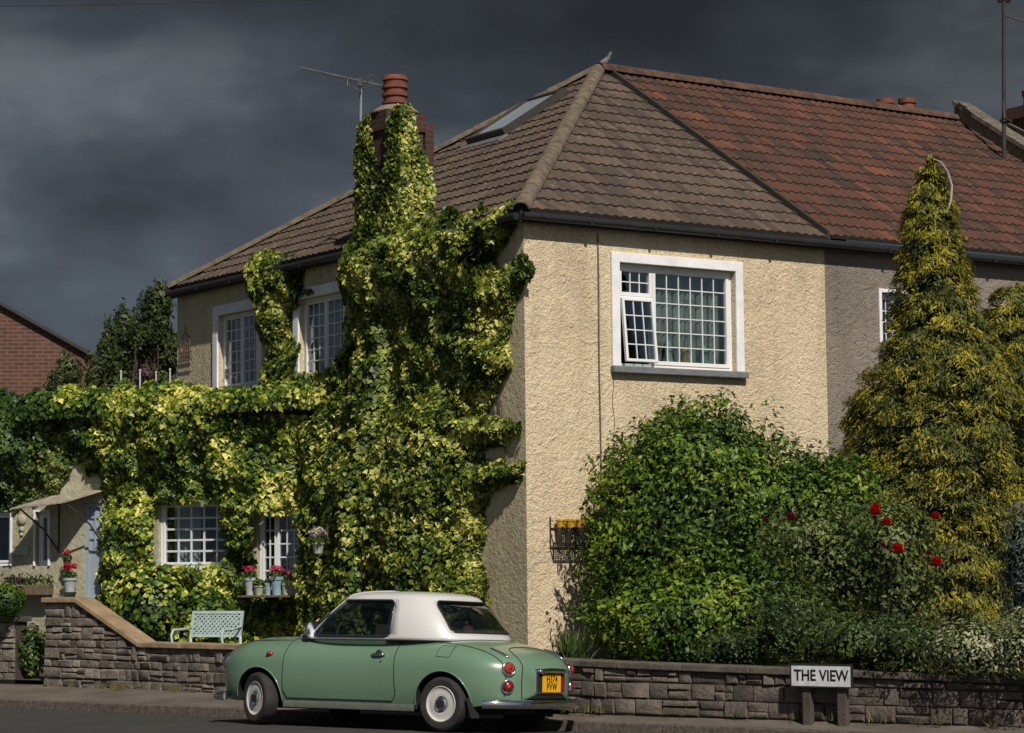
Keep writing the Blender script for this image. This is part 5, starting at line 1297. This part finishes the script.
pt = MB(); pt.box((xp - .009, 0, .490), (.006, .335, .175)); npl = pt.build('number_plate', M['plate_y'], car, local=True, bevel=.003)
def text_mesh(txt, name, size, m, Mx, parent, ext=.002, sx=1.0, bold=0.0, spacing=1.0):
    cu = bpy.data.curves.new(name, 'FONT'); cu.body = txt; cu.align_x = 'CENTER'; cu.align_y = 'CENTER'; cu.size = size; cu.extrude = ext; cu.offset = bold; cu.space_character = spacing
    o = bpy.data.objects.new('tmp', cu); C.objects.link(o); bpy.context.view_layer.update(); me = evald(o); bpy.data.objects.remove(o)
    me.transform(Matrix.Diagonal((sx, 1, 1, 1))); me.transform(Mx); me.materials.clear(); me.materials.append(m); me.name = name
    q = bpy.data.objects.new(name, me); C.objects.link(q); q.parent = parent; return q
Mp = Matrix(((0, 0, -1, xp - .0125), (-1, 0, 0, 0), (0, 1, 0, .530), (0, 0, 0, 1)))
text_mesh('H374', 'lettering', .100, M['plate_k'], Mp, npl, bold=.0012, sx=.82, spacing=1.12)
Mp2 = Mp.copy(); Mp2[2][3] = .453; text_mesh('PVW', 'lettering', .100, M['plate_k'], Mp2, npl, bold=.0012, sx=.82, spacing=1.12)
# chrome strips on the boot shoulders
for s in (1, -1):
    m_ = MB(); P = [Vector((x, s * .50, deckZ(x, .50) + .008)) for x in np.linspace(-1.52, -1.76, 8)]; m_.tube(P, [.004, .012, .014, .014, .014, .014, .012, .004], 8); m_.build('boot_trim', M['chrome'], car, smooth=True, local=True)
# bumpers
def bumper(front):
    P = []; sg = 1 if front else -1; e = (XF if front else XR); yl = .80
    for k in range(41):
        a = (-PI / 2 + PI * k / 40) * (.80 if not front else .92); y = .84 * math.copysign(abs(math.sin(a)) ** (2 / 2.7), math.sin(a)); x = e + (-.02 if front else -.045) - sg * (.50) * (1 - abs(math.cos(a)) ** (2 / 2.4)); P.append(Vector((x, y, .285)))
    m_ = MB(); vs = []; n = len(P)
    for i, p in enumerate(P):
        t_ = (P[min(i + 1, n - 1)] - P[max(i - 1, 0)]).normalized(); o = Vector((t_.y, -t_.x, 0)) * (1 if front is False else 1)
        if o.dot(Vector((p.x, p.y, 0))) < 0: o = -o
        for (d, z) in ((-.03, -.042), (.0, -.046), (.018, -.034), (.024, 0), (.018, .030), (.0, .040), (-.03, .036)): vs.append(p + o * d + Vector((0, 0, z)))
    m_.add(vs, [(i * 7 + j, (i + 1) * 7 + j, (i + 1) * 7 + (j + 1) % 7, i * 7 + (j + 1) % 7) for i in range(n - 1) for j in range(7)] + [tuple(range(7)), tuple((n - 1) * 7 + j for j in range(7))])
    return m_.build('bumper', M['chrome'], car, autos=60, local=True)
bumper(False); bumper(True)
for s in (1, -1):
    m_ = MB(); m_.hexa([Vector((x, y, z)) for x, y, z in ((-1.50, s * .62, .14), (-1.49, s * .74, .14), (-1.475, s * .74, .14), (-1.485, s * .62, .14), (-1.47, s * .60, .34), (-1.46, s * .79, .34), (-1.445, s * .79, .34), (-1.455, s * .60, .34))]); m_.build('mudflap', M['under'], car, local=True)
# headlights and side repeaters
for s in (1, -1):
    Mx = Matrix.Translation((1.86, s * .42, .63)) @ Vector((1, s * .25, .12)).normalized().to_track_quat('Z', 'Y').to_matrix().to_4x4()
    g = MB(); g.lathe([(.10, 0), (.10, .05), (.085, .075), (.05, .09), (.001, .095)], Mx, 26); o = g.build('headlight', M['chrome'], car, smooth=True, local=True)
    c = sd(1.06, .735, s, .0); m_ = MB(); m_.tube([c + Vector((-.045, 0, 0)), c + Vector((-.02, s * .012, 0)), c + Vector((.02, s * .016, 0)), c + Vector((.045, s * 0, 0))], [.008, .022, .022, .006], 12); m_.build('side_repeater', M['lens_o'], car, smooth=True, local=True)
    # mirror
    c = sd(.60, .895, s, -.02); hub = c + Vector((.02, s * .10, .095))
    m_ = MB(); m_.tube([c, c + Vector((.015, s * .05, .03)), hub + Vector((0, 0, -.03))], [.024, .016, .014], 10)
    m_.lathe([(.02, -.08), (.06, -.065), (.088, -.02), (.095, .0), (.090, .013), (.078, .010)], Matrix.Translation(hub) @ Vector((-1, s * .15, 0)).normalized().to_track_quat('Z', 'Y').to_matrix().to_4x4(), 24)
    o = m_.build('wing_mirror', M['chrome'], car, autos=50, local=True)
# wheels: copies of one
def wheel_parts():
    ty = MB(); ty.lathe([(.165, -.06), (.19, -.078), (.235, -.082), (.258, -.07), (.268, -.045), (.270, 0), (.268, .045), (.258, .07), (.235, .082), (.19, .078), (.165, .06)], None, 44)
    rm = MB(); rm.lathe([(.172, .055), (.178, .070), (.172, .076), (.160, .066), (.150, .062), (.120, .066), (.095, .070), (.080, .066), (.074, .05), (.02, .045)], None, 44)
    cp = MB(); cp.lathe([(.074, .05), (.072, .078), (.060, .088), (.045, .084), (.03, .090), (.001, .092)], None, 30)
    return ty, rm, cp
first = None
for ax in AX:
    for s in (1, -1):
        st = R(-22) if ax > 0 else 0
        Mx = Matrix.Translation((ax, s * .715, ZW)) @ Matrix.Rotation(st, 4, 'Z') @ Matrix.Rotation(-s * PI / 2, 4, 'X')
        if first is None:
            ty, rm, cp = wheel_parts(); w0 = bpy.data.objects.new('wheel', None); w0.empty_display_size = .1
            C.objects.link(w0); w0.parent = car; w0.matrix_local = Mx; WM[w0] = Matrix.Identity(4)
            ty.build('tyre', M['tyre'], w0, autos=30, local=True); rm.build('rim', M['rimw'], w0, autos=40, local=True); c_ = cp.build('hub_cap', M['chrome'], w0, autos=40, local=True)
            v = MB()
            for k in range(4):
                a = PI / 4 + k * PI / 2; v.lathe([(.011, 0), (.011, .004)], Matrix.Translation((.135 * math.cos(a), .135 * math.sin(a), .054)), 10)
            g = MB(); v.lathe([(.040, .0), (.040, .003), (.02, .004)], Matrix.Translation((0, 0, .0905)), 20); v.build('hub_detail', M['under'], w0, local=True)
            first = w0
        else:
            w0 = copy_tree(first, car); w0.matrix_local = Mx
# ------------------------------------------------------------------ street sign
SG = at_z(822, 712, .105); sgd = (Vector((4.58, 21.75, 0)) - Vector((.92, 24.12, 0))).normalized(); sgn = Vector((sgd.y, -sgd.x, 0))
a_ = Vector((.92, 24.12, 0)); SGo = at_plane(822, 676, a_ + sgn * .16, sgn); FSN = Frame(SGo.xy.to_3d(), sgd, sgn)
zc = SGo.z; ul = FSN.px(792, 676)[0]; ur = FSN.px(852, 676)[0]; zt = FSN.px(822, 665)[1]; zb = FSN.px(822, 686.5)[1]
sg = thing('street_sign', 'white street name plate reading THE VIEW on two short posts before the low wall', 'street sign', FSN.p((ul + ur) / 2, .105))
s_ = MB(); s_.fbox(FSN, ul, ur, .0, .018, zb, zt); pb = s_.build('sign_plate', simple('white_enamel_plate', (.62, .63, .64), .5, var=.2, scale=12), sg, bevel=.004)
s_ = MB(); frame_rect(s_, FSN, ul - .012, ur + .012, zb - .012, zt + .012, .013, -.004, .024); s_.build('sign_border', M['black'], sg)
Mx = Matrix(((FSN.u.x, 0, FSN.n.x, 0), (FSN.u.y, 0, FSN.n.y, 0), (0, 1, 0, 0), (0, 0, 0, 1))); pc_ = FSN.p((ul + ur) / 2, (zb + zt) / 2 - .002, .0195); Mx.translation = pc_
tx = text_mesh('THE VIEW', 'lettering', (zt - zb) * .72, M['plate_k'], wm(pb).inverted() @ Mx, pb, ext=.001, bold=.0030, sx=.86)
bb = [v.co.x for v in tx.data.vertices]
for (x0, x1) in ((ul + .10, ul + .19), (ur - .17, ur - .07)):
    p = MB(); p.fbox(FSN, x0, x1, -.095, -.006, -.0, zt - .03); p.build('post', simple('worn_concrete_post', (.07, .058, .048), .95, bump=.01), sg, bevel=.01)

# ------------------------------------------------------------------ garden bench
bc = at_y(213, 642, 28.6); BZ = GZ + .25
M['bench'] = simple('pale_blue_green_paint', (.36, .45, .44), .5, var=.15)
dd = Vector((.92, -.39, 0)).normalized(); bn = Vector((-.39, -.92, 0)).normalized()
bq = at_y(214, 628, 29.2); FBn = Frame(bq.xy.to_3d(), dd, bn); u0 = FBn.px(190, 625)[0]; u1 = FBn.px(241, 625)[0]; zt = FBn.px(215, 611)[1]; zb = FBn.px(215, 637)[1]
be = thing('garden_bench', 'small pale blue painted metal garden seat with lattice back behind the wall', 'bench', FBn.p((u0 + u1) / 2, GZ))
class BF:
    u = FBn.u; n = FBn.n
    def p(s, u, z, n=0): return FBn.p(u, z, n - (z - zb) * .22)
F = BF(); bk = MB(); frame_rect(bk, F, u0, u1, zb, zt, .035, -.014, .014)
ia, ib, ic, id_ = u0 + .036, u1 - .036, zb + .036, zt - .036
k = 9; W_ = ib - ia; H_b = id_ - ic; wl = .016
for q in np.arange(-H_b, W_, .062):
    for sg_ in (1, -1):
        pts = []
        for z_ in (0, H_b):
            pass
        a0 = q; a1 = q + H_b
        t0 = max(0, -a0 / H_b); t1 = min(1, (W_ - a0) / H_b)
        if t1 - t0 < .05: continue
        x0, x1 = a0 + H_b * t0, a0 + H_b * t1; z0_, z1_ = ic + H_b * t0, ic + H_b * t1
        if sg_ < 0: x0, x1 = W_ - x0, W_ - x1
        n_ = .004 * sg_; P = [F.p(ia + x + dx, z, n_ + e) for e in (-.004, .004) for x, dx, z in ((x0, -wl, z0_), (x0, wl, z0_), (x1, wl, z1_), (x1, -wl, z1_))]; bk.hexa(P)
bk.build('backrest', M['bench'], be)
st_ = MB(); zs_ = zb - .10
for i in range(7): st_.fbox(FBn, u0, u1, .03 + i * .06, .08 + i * .06, zs_, zs_ + .025)
st_.build('seat', M['bench'], be)
for u in (u0 + .01, u1 - .01):
    l = MB(); l.tube([FBn.p(u, GZ, .44), FBn.p(u, zs_, .43), FBn.p(u, zs_ + .14, .47), FBn.p(u, zs_ + .20, .42), FBn.p(u, zs_ + .20, .2), FBn.p(u, zs_ + .22, -.02)], .016, 8); l.build('armrest', M['bench'], be, smooth=True)
    l = MB(); l.tube([FBn.p(u, GZ, -.02), FBn.p(u, zb + .02, .0)], .018, 8); l.build('leg', M['bench'], be, smooth=True)

# ------------------------------------------------------------------ potted flowers on the shelf below the wing window
NS = .42
su0, su1 = FW.px(243, 596, NS)[0], FW.px(306, 596, NS)[0]; su0, su1 = min(su0, su1), max(su0, su1); sz = FW.px(275, 597, NS)[1]
sh = MB(); sh.fbox(FW, su0, su1, NS - .14, NS + .14, sz, sz + .025)
shelf = thing('plant_shelf', 'narrow shelf under the wing window carrying flower pots', 'shelf', FW.p((su0 + su1) / 2, sz, NS))
sh.build('board', M['wood'], shelf)
for u in (su0 + .08, su1 - .08): b = MB(); b.tube([FW.p(u, sz - .22, .02), FW.p(u, sz - .004, NS + .1)], .012, 6); b.tube([FW.p(u, sz - .012, .02), FW.p(u, sz - .012, NS + .1)], .01, 6); b.build('bracket', M['iron'], shelf)
M['pot_white'] = simple('white_glazed_pot', (.38, .40, .42), .4); M['pot_blue'] = simple('pale_blue_pot', (.26, .36, .42), .4); M['pot_green'] = simple('pale_green_pot', (.30, .34, .27), .5); M['pot_pink'] = simple('dusty_pink_pot', (.42, .30, .30), .5)
M['fl_pink'] = leaf_mat('bright_pink_petal', [(.1, (.45, .03, .09)), (.9, (.72, .10, .22))], .6, 4, .2, .6)
M['fl_pale'] = leaf_mat('pale_lilac_petal', [(.1, (.42, .30, .36)), (.9, (.65, .50, .56))], .6, 4, .2, .6)
M['fl_red'] = leaf_mat('red_petal', [(.1, (.35, .008, .012)), (.9, (.6, .02, .025))], .6, 4, .2, .6)
def flowerpot(label, base, h, r, mpot, fm, fcol, nfl, group=None, spread=.11, fh=.12, seed=1, cat='flower pot', name='flower_pot'):
    th = thing(name, label, cat, base, group=group); rs = np.random.RandomState(seed); Mz = Matrix.Translation(base)
    p = MB(); p.lathe([(r * .72, 0), (r * .95, h * .82), (r * 1.08, h * .83), (r * 1.08, h), (r * .9, h), (r * .8, h * .85)], Mz, 20); p.build('pot', mpot, th, autos=35)
    n = 160; A = rs.normal(0, 1, (n, 3)); A /= np.linalg.norm(A, axis=1)[:, None]; A[:, 2] = abs(A[:, 2]); P = np.array(base) + np.array([0, 0, h]) + A * spread * rs.uniform(.3, 1, (n, 1)) * np.array([1, 1, .9])
    leaves('foliage', P, A, np.array([0, 0, .3]), .055, 'oval', M['ivy_dark'], th, .4, .7, rs)
    if fcol is not None:
        A = rs.normal(0, 1, (nfl, 3)); A /= np.linalg.norm(A, axis=1)[:, None]; P = np.array(base) + np.array([0, 0, h + fh]) + A * np.array([spread * .95, spread * .95, spread * .5]) * rs.uniform(.5, 1, (nfl, 1))
        leaves('bloom', P, A, np.array([0, 0, .3]), .045, 'oval', fcol, th, .5, .9, rs)
    return th
def onshelf(px): u = FW.px(px, 596, NS)[0]; return FW.p(u, sz + .026, NS)
for i, (x, h, r, mp, fc, nf, lb, sp, fh) in enumerate((
    (250, .24, .075, 'pot_white', 'fl_pink', 90, 'tall whitish pot of pink flowers at the left end of the shelf', .11, .12),
    (259, .13, .07, 'pot_green', None, 0, 'short pale green pot with dark foliage second on the shelf', .10, .1),
    (268, .17, .05, 'pot_blue', None, 0, 'slim pale blue pot with little foliage in the middle of the shelf', .06, .1),
    (277, .25, .085, 'pot_blue', 'fl_pink', 110, 'wide pale blue pot of bright pink flowers in the middle of the shelf', .12, .10),
    (286, .16, .06, 'pot_green', None, 0, 'small greenish pot between the two taller pots on the shelf', .07, .1),
    (293, .17, .075, 'pot_pink', 'fl_pink', 40, 'pinkish pot with dark leaves and few pink blooms near the right end', .12, .10))):
    flowerpot(lb, onshelf(x), h, r, M[mp], None, M[fc] if fc else None, nf, 'pots on the window shelf', sp, fh, 100 + i)
bu = FW.px(302, 588, NS)[0]; bx = MB(); bx.fbox(FW, bu - .06, bu + .06, NS - .1, NS + .1, sz + .026, sz + .30); tag(bx.build('shelf_box', M['pot_white'], bevel=.006), 'upright whitish box standing at the right end of the plant shelf', 'box')
hp = at_plane(318, 548, FL.p(0, 0, 1.1), nL); flowerpot('hanging pot of pale lilac flowers against the ivy right of the window', hp - Vector((0, 0, .07)), .14, .08, M['pot_green'], None, M['fl_pale'], 130, None, .16, .12, 120, 'flower pot', 'hanging_pot')
# red hanging flowers and window boxes at the entrance
rp_ = at_plane(70, 592, FW.o + wn * .22, wn); flowerpot('pale pot of red flowers beside the entrance door', rp_, .2, .10, M['pot_white'], None, M['fl_red'], 150, None, .12, .17, 130)
rp2 = at_plane(67, 566, FW.o + wn * .16, wn); flowerpot('small pot of red flowers hung above another by the door', rp2, .10, .06, M['iron'], None, M['fl_red'], 60, None, .08, .10, 131, 'flower pot', 'hanging_pot')
for i, (px, lb) in enumerate(((42, 'long dark trough of plants under the narrow window by the door'), (22, 'pale small trough of reddish plants left of the narrow window'))):
    c = FW.px(px, 586, .0); F0 = FW; tb = thing('window_box', lb, 'planter', FW.p(c[0], c[1] - .1, .14)); m_ = MB(); m_.fbox(FW, c[0] - .26 + .08 * i, c[0] + .26 - .08 * i, .07, .23, c[1] - .13, c[1] + .02); m_.build('trough', M['wood'] if i == 0 else M['pot_green'], tb, bevel=.01)
    rs = np.random.RandomState(140 + i); n = 220; P = np.array(FW.p(c[0], c[1] + .08, .15)) + rs.uniform(-1, 1, (n, 1)) * (.26 - .08 * i) * np.array(FW.u) + rs.normal(0, .04, (n, 3)); leaves('foliage', P, rs.normal(0, 1, (n, 3)), np.array([0, 0, .4]), .06, 'oval', M['purple_leaf'] if i else M['ivy_dark'], tb, .4, .7, rs)

# ------------------------------------------------------------------ hanging rack with yellow pots on the front wall
q0, q1 = FR.px(557, 530, .15), FR.px(597, 530, .15); zt = FR.px(570, 528, .2)[1]; zb = FR.px(570, 547, .2)[1]
rk = thing('wall_rack', 'rusty wire wall rack hung on the cream wall beside the bush', 'wall rack', FR.p((q0[0] + q1[0]) / 2, zb))
fr = MB(); N0, N1 = .015, .17
for n_ in (N0, N1):
    for z_ in (zt, zb): fr.tube([FR.p(q0[0], z_, n_), FR.p(q1[0], z_, n_)], .010, 6)
for u in (q0[0], q1[0]):
    fr.tube([FR.p(u, zt, N0), FR.p(u, zt, N1)], .009, 6); fr.tube([FR.p(u, zb, N0), FR.p(u, zb, N1)], .009, 6); fr.tube([FR.p(u, zb, N1), FR.p(u, zt, N1)], .009, 6); fr.tube([FR.p(u, zb, N0), FR.p(u, zt + .14, N0)], .009, 6)
fr.build('frame', M['iron'], rk)
ms = MB(); nu = 26
for i in range(nu): u = q0[0] + (q1[0] - q0[0]) * (i + .5) / nu; ms.tube([FR.p(u, zb, N1), FR.p(u, zt, N1)], .006, 4)
for j in range(1, 9): z_ = zb + (zt - zb) * j / 9; ms.tube([FR.p(q0[0], z_, N1 + .002), FR.p(q1[0], z_, N1 + .002)], .005, 4)
ms.build('mesh_panel', M['iron'], rk)
for i in range(4):
    u = q0[0] + (q1[0] - q0[0]) * (i + .35) / 3.4; hk = MB(); hk.tube([FR.p(u, zb + .01, N1 + .01), FR.p(u, zb - .10, N1 + .01), FR.p(u, zb - .125, N1 + .03)], .008, 6); hk.build('hook', M['iron'], rk)
M['pot_y'] = simple('mustard_yellow_pot', (.50, .30, .02), .6, var=.25, scale=20)
for i in range(3):
    u = q0[0] + .10 + i * .145; bpz = FR.p(u, zt - .07, .105); pth = thing('yellow_pot', ['mustard yellow pot at the left of the wall rack', 'mustard yellow pot in the middle of the wall rack', 'mustard yellow pot at the right of the rack by the leaves'][i], 'flower pot', bpz, group='yellow pots in the wall rack')
    m_ = MB(); m_.lathe([(.045, 0), (.062, .15), (.068, .155), (.068, .175), (.056, .175), (.05, .12)], Matrix.Translation(bpz), 20); m_.build('pot', M['pot_y'], pth, autos=35)
# wrought ornament on the far end of the side wall
oc = FL.px(187, 353); orn = thing('wall_ornament', 'faint rusty wire birdcage shaped ornament on the side wall by the far window', 'ornament', FL.p(oc[0], oc[1] - .25))
m_ = MB(); us_ = [oc[0] - .16, oc[0] + .16]; zb_, zt_ = oc[1] - .12, oc[1] + .10
M['rust'] = simple('thin_rusty_wire', (.16, .09, .06), .9)
for u in (us_[0], oc[0] - .08, oc[0], oc[0] + .08, us_[1]): m_.tube([FL.p(u, zb_, .03), FL.p(u, zt_ + .1 * (1 - abs(u - oc[0]) / .16), .03)], .006, 5)
m_.tube([FL.p(oc[0] + .16 * math.cos(t), zt_ + .20 * math.sin(t), .03) for t in np.linspace(0, PI, 12)], .008, 5); m_.tube([FL.p(oc[0], zt_ + .2, .03), FL.p(oc[0], zt_ + .34, .03)], .007, 5)
for z_ in (zb_, zb_ + .12): m_.tube([FL.p(us_[0] - .12, z_, .05), FL.p(us_[1] + .05, z_, .05)], .009, 5)
m_.build('wirework', M['rust'], orn)

# ------------------------------------------------------------------ aerials, wire, bird, railing posts
def yagi(root, hub, d, L0, L1, n, el, axis, m):
    b = MB(); b.tube([hub - d * L0, hub + d * L1], .010, 6); b.build('boom', m, root)
    e = MB()
    for i in range(n):
        p = hub - d * L0 + d * (L0 + L1) * (i + .5) / n; l = el * (1 - .35 * i / n); e.tube([p - axis * l, p + axis * l], .004, 5)
    e.build('element', m, root)
YA = 30.6; pb_ = at_y(359, 235, YA); ptp = at_y(361, 80, YA)
ae = thing('tv_aerial', 'grey television aerial on a tall pole beside the ivy covered chimney', 'aerial', pb_)
m_ = MB(); m_.tube([pb_, at_y(360, 160, YA), ptp], .022, 8); m_.build('pole', M['alu'], ae)
pa_, pb2 = at_y(301, 67.5, YA - .8), at_y(383, 86, YA + .15); dv = (pb2 - pa_).normalized(); hub = at_y(360, 81, YA - .12)
ax_ = dv.cross(Vector((0, 0, 1))).normalized(); hub = pa_ + dv * ((hub - pa_).dot(dv))
yagi(ae, hub, dv, (hub - pa_).length, (pb2 - hub).length, 19, .05, (ax_ * .5 + Vector((0, 0, .6))).normalized(), M['alu'])
rfl = MB(); c_ = hub + dv * .1
for z_ in (-.07, 0, .07): rfl.tube([c_ + Vector((0, 0, z_)) - ax_ * .16, c_ + Vector((0, 0, z_)) + ax_ * .16], .006, 5)
rfl.tube([hub - dv * .22, hub - dv * .22 - Vector((0, 0, .10)), hub - Vector((0, 0, .13))], .007, 5); rfl.build('reflector', M['alu'], ae)
cl = MB(); cl.box(hub - Vector((0, 0, .03)), (.07, .06, .10)); cl.build('clamp', M['iron'], ae, bevel=.006)
YB = 37.0; p0_ = at_y(1004, 165, YB); p1_ = at_y(1004, -14, YB)
a2 = thing('tv_aerial', 'thin tall aerial mast beside the chimney at the right edge', 'aerial', p0_)
m_ = MB(); m_.tube([p0_, p1_], .036, 8); 
m_.build('pole', M['iron'], a2)
m_ = MB(); m_.tube([at_y(1004, 15, YB), at_y(1040, 27, YB)], .012, 6); m_.tube([at_y(998, 0, YB), at_y(1010, 0, YB)], .05, 6); m_.build('boom', M['iron'], a2)
m_ = MB(); m_.tube([at_y(1003, 100 + 0, YB), at_y(1004, 118, YB - .1), at_y(1012, 122, YB)], .02, 6); m_.tube([at_y(1000, 120, YB), at_y(1024, 132, YB)], .03, 6); m_.build('bracket', M['iron'], a2)
w_ = MB(); A_, B_ = at_y(-700, 12, 75), at_y(1500, -40, 60); w_.tube([A_.lerp(B_, i / 60) - Vector((0, 0, .36 * (1 - (2 * i / 60 - 1) ** 2))) for i in range(61)], .013, 5); tag(w_.build('overhead_wire', M['iron']), 'thin dark overhead wire crossing the very top of the sky', 'wire')
# bird on the hip apex
bp0 = apex + Vector((0, 0, .16)); 
bc_ = at_plane(604, 62.5, apex, nR)
bd = MB(); f_ = Vector((.72, -.1, .55)).normalized(); k_ = Vector((0, 0, 1))
path = [bc_ - f_ * .22, bc_ - f_ * .17, bc_ - f_ * .10, bc_ - f_ * .03, bc_ + f_ * .04, bc_ + f_ * .09 + k_ * .015, bc_ + f_ * .11 + k_ * .045, bc_ + f_ * .125 + k_ * .065, bc_ + f_ * .145 + k_ * .07]
bd.tube(path, [.008, .018, .040, .055, .052, .036, .026, .026, .010], 12)
b_o = bd.build('bird', simple('grey_bird_plumage', (.13, .13, .14), .8, var=.5, scale=14), None, smooth=True)
tag(b_o, 'grey bird perched on the roof apex where brown and red tiles meet', 'bird')
x = MB(); x.tube([bc_ + f_ * .15 + k_ * .068, bc_ + f_ * .185 + k_ * .06], [.008, .002], 6); x.build('beak', M['iron'], b_o)
for s in (-.02, .02): x = MB(); x.tube([bc_ + Vector((s, 0, -.04)), Vector((bc_.x + s, bc_.y, zroof(HALF) + .0))], .005, 5); x.build('leg', M['iron'], b_o)
# railing posts on the flat roof of the wing
M['rail'] = simple('white_railing_paint', (.5, .5, .52), .5)
for i, (x, y) in enumerate(((121, 372), (140, 371), (156, 373), (170, 370))):
    p = at_y(x, 372, 35.0 + .1 * i); q = Vector((p.x, p.y, WZ + .05)); m_ = MB(); m_.tube([q, Vector((p.x, p.y, at_y(x, y, 35.0 + .1 * i).z))], .013, 8); m_.lathe([(.018, 0), (.018, .015), (.008, .025)], Matrix.Translation(Vector((p.x, p.y, at_y(x, y, 35 + .1 * i).z))), 10)
    tag(m_.build('railing_post', M['rail']), ['leftmost thin white post rising above the wing ivy', 'second thin white post from the left above the ivy', 'third thin white post from the left above the ivy', 'thin white post nearest the house above the wing ivy'][i], 'post', 'railing posts on the wing roof')
# ornaments inside the main window
for i, (px, hh, c, lb) in enumerate(((676, .22, (.30, .42, .42), 'pale figurine standing left inside the lattice window'), (693, .17, (.30, .22, .05), 'brown round figurine in the middle inside the lattice window'), (712, .20, (.12, .30, .22), 'green figurine standing right inside the lattice window'))):
    u = FR.px(px, 355)[0]; b = FR.p(u, hm[2] + .0, -.165); m_ = MB(); m_.lathe([(.045, .006), (.055, hh * .3), (.028, hh * .62), (.042, hh * .80), (.030, hh * .95), (.004, hh)], Matrix.Translation(b) @ Matrix.Diagonal((1.3, 1.3, 1.75, 1)), 16)
    tag(m_.build('figurine', simple('figurine_glaze_%s' % 'abc'[i], c, .4), smooth=True), lb, 'ornament')

# ------------------------------------------------------------------ sky, sun, output
SUN = Vector((.325, -.946, 0)).normalized(); EL = R(46)
w = bpy.data.worlds.new('World'); scene.world = w; w.use_nodes = True; nt = w.node_tree; nt.nodes.clear()
def nn(ty): return nt.nodes.new(ty)
out = nn('ShaderNodeOutputWorld'); bg1 = nn('ShaderNodeBackground'); bg2 = nn('ShaderNodeBackground'); mix = nn('ShaderNodeMixShader')
sky = nn('ShaderNodeTexSky'); sky.sky_type = 'NISHITA'; sky.sun_disc = False; sky.sun_elevation = EL; sky.sun_rotation = math.atan2(SUN.x, SUN.y)
bg1.inputs[1].default_value = .06; nt.links.new(sky.outputs[0], bg1.inputs[0])
tc = nn('ShaderNodeTexCoord'); mp = nn('ShaderNodeMapping'); mp.inputs['Scale'].default_value = (1, 1, 2.0); nt.links.new(tc.outputs['Generated'], mp.inputs[0])
n1 = nn('ShaderNodeTexNoise'); n1.inputs['Scale'].default_value = 7.5; n1.inputs['Detail'].default_value = 7; n1.inputs['Roughness'].default_value = .5; n1.inputs['Distortion'].default_value = .0; nt.links.new(mp.outputs[0], n1.inputs[0])
rp = nn('ShaderNodeValToRGB'); e = rp.color_ramp.elements; e[0].position = .34; e[0].color = (.031, .037, .046, 1); e[1].position = .68; e[1].color = (.118, .134, .158, 1)
m_ = e.new(.52); m_.color = (.055, .067, .085, 1); nt.links.new(n1.outputs[0], rp.inputs[0]); sx = nn('ShaderNodeSeparateXYZ'); nt.links.new(tc.outputs['Generated'], sx.inputs[0])
r2 = nn('ShaderNodeValToRGB'); q_ = r2.color_ramp.elements; q_[0].position = .0; q_[0].color = (1.0, 1.0, 1.0, 1); q_[1].position = .24; q_[1].color = (.50, .49, .47, 1); nt.links.new(sx.outputs[2], r2.inputs[0])
mu = nn('ShaderNodeVectorMath'); mu.operation = 'MULTIPLY'; nt.links.new(rp.outputs[0], mu.inputs[0]); nt.links.new(r2.outputs[0], mu.inputs[1]); dl = nn('ShaderNodeVectorMath'); dl.operation = 'DOT_PRODUCT'; nt.links.new(tc.outputs['Generated'], dl.inputs[0]); dl.inputs[1].default_value = Vector((-.20, .975, .06)).normalized()
ml = nn('ShaderNodeMapRange'); ml.interpolation_type = 'SMOOTHSTEP'; ml.inputs['From Min'].default_value = .965; ml.inputs['From Max'].default_value = 1.0; ml.inputs['To Min'].default_value = .92; ml.inputs['To Max'].default_value = 1.55; nt.links.new(dl.outputs['Value'], ml.inputs['Value'])
ms2 = nn('ShaderNodeVectorMath'); ms2.operation = 'SCALE'; nt.links.new(mu.outputs[0], ms2.inputs[0]); nt.links.new(ml.outputs[0], ms2.inputs['Scale']); nt.links.new(ms2.outputs[0], bg2.inputs[0]); bg2.inputs[1].default_value = 1.35
# the storm cloud fills the northern sky; the sky clears towards the sun
dt = nn('ShaderNodeVectorMath'); dt.operation = 'DOT_PRODUCT'; nt.links.new(tc.outputs['Generated'], dt.inputs[0]); dt.inputs[1].default_value = (SUN.x * .8, SUN.y * .8, .6)
mr = nn('ShaderNodeMapRange'); mr.interpolation_type = 'SMOOTHSTEP'; mr.inputs['From Min'].default_value = .15; mr.inputs['From Max'].default_value = .85; mr.inputs['To Min'].default_value = 1.0; mr.inputs['To Max'].default_value = .30
nt.links.new(dt.outputs['Value'], mr.inputs['Value']); nt.links.new(mr.outputs[0], mix.inputs[0]); nt.links.new(bg1.outputs[0], mix.inputs[1]); nt.links.new(bg2.outputs[0], mix.inputs[2]); nt.links.new(mix.outputs[0], out.inputs[0])
sl = bpy.data.lights.new('sun', 'SUN'); sl.energy = 4.6; sl.angle = R(.6); sl.color = (1, .93, .82); so = bpy.data.objects.new('sun', sl); C.objects.link(so)
sd_ = Vector((SUN.x * math.cos(EL), SUN.y * math.cos(EL), math.sin(EL))); so.rotation_euler = sd_.to_track_quat('Z', 'Y').to_euler(); so.location = (10, -10, 30)
scene.view_settings.view_transform = 'Standard'; scene.view_settings.look = 'None'; scene.view_settings.gamma = 1; scene.view_settings.exposure = 0
scene.render.engine = 'CYCLES'; scene.render.resolution_x = 1024; scene.render.resolution_y = 733
scene.cycles.max_bounces = 5; scene.cycles.transparent_max_bounces = 12
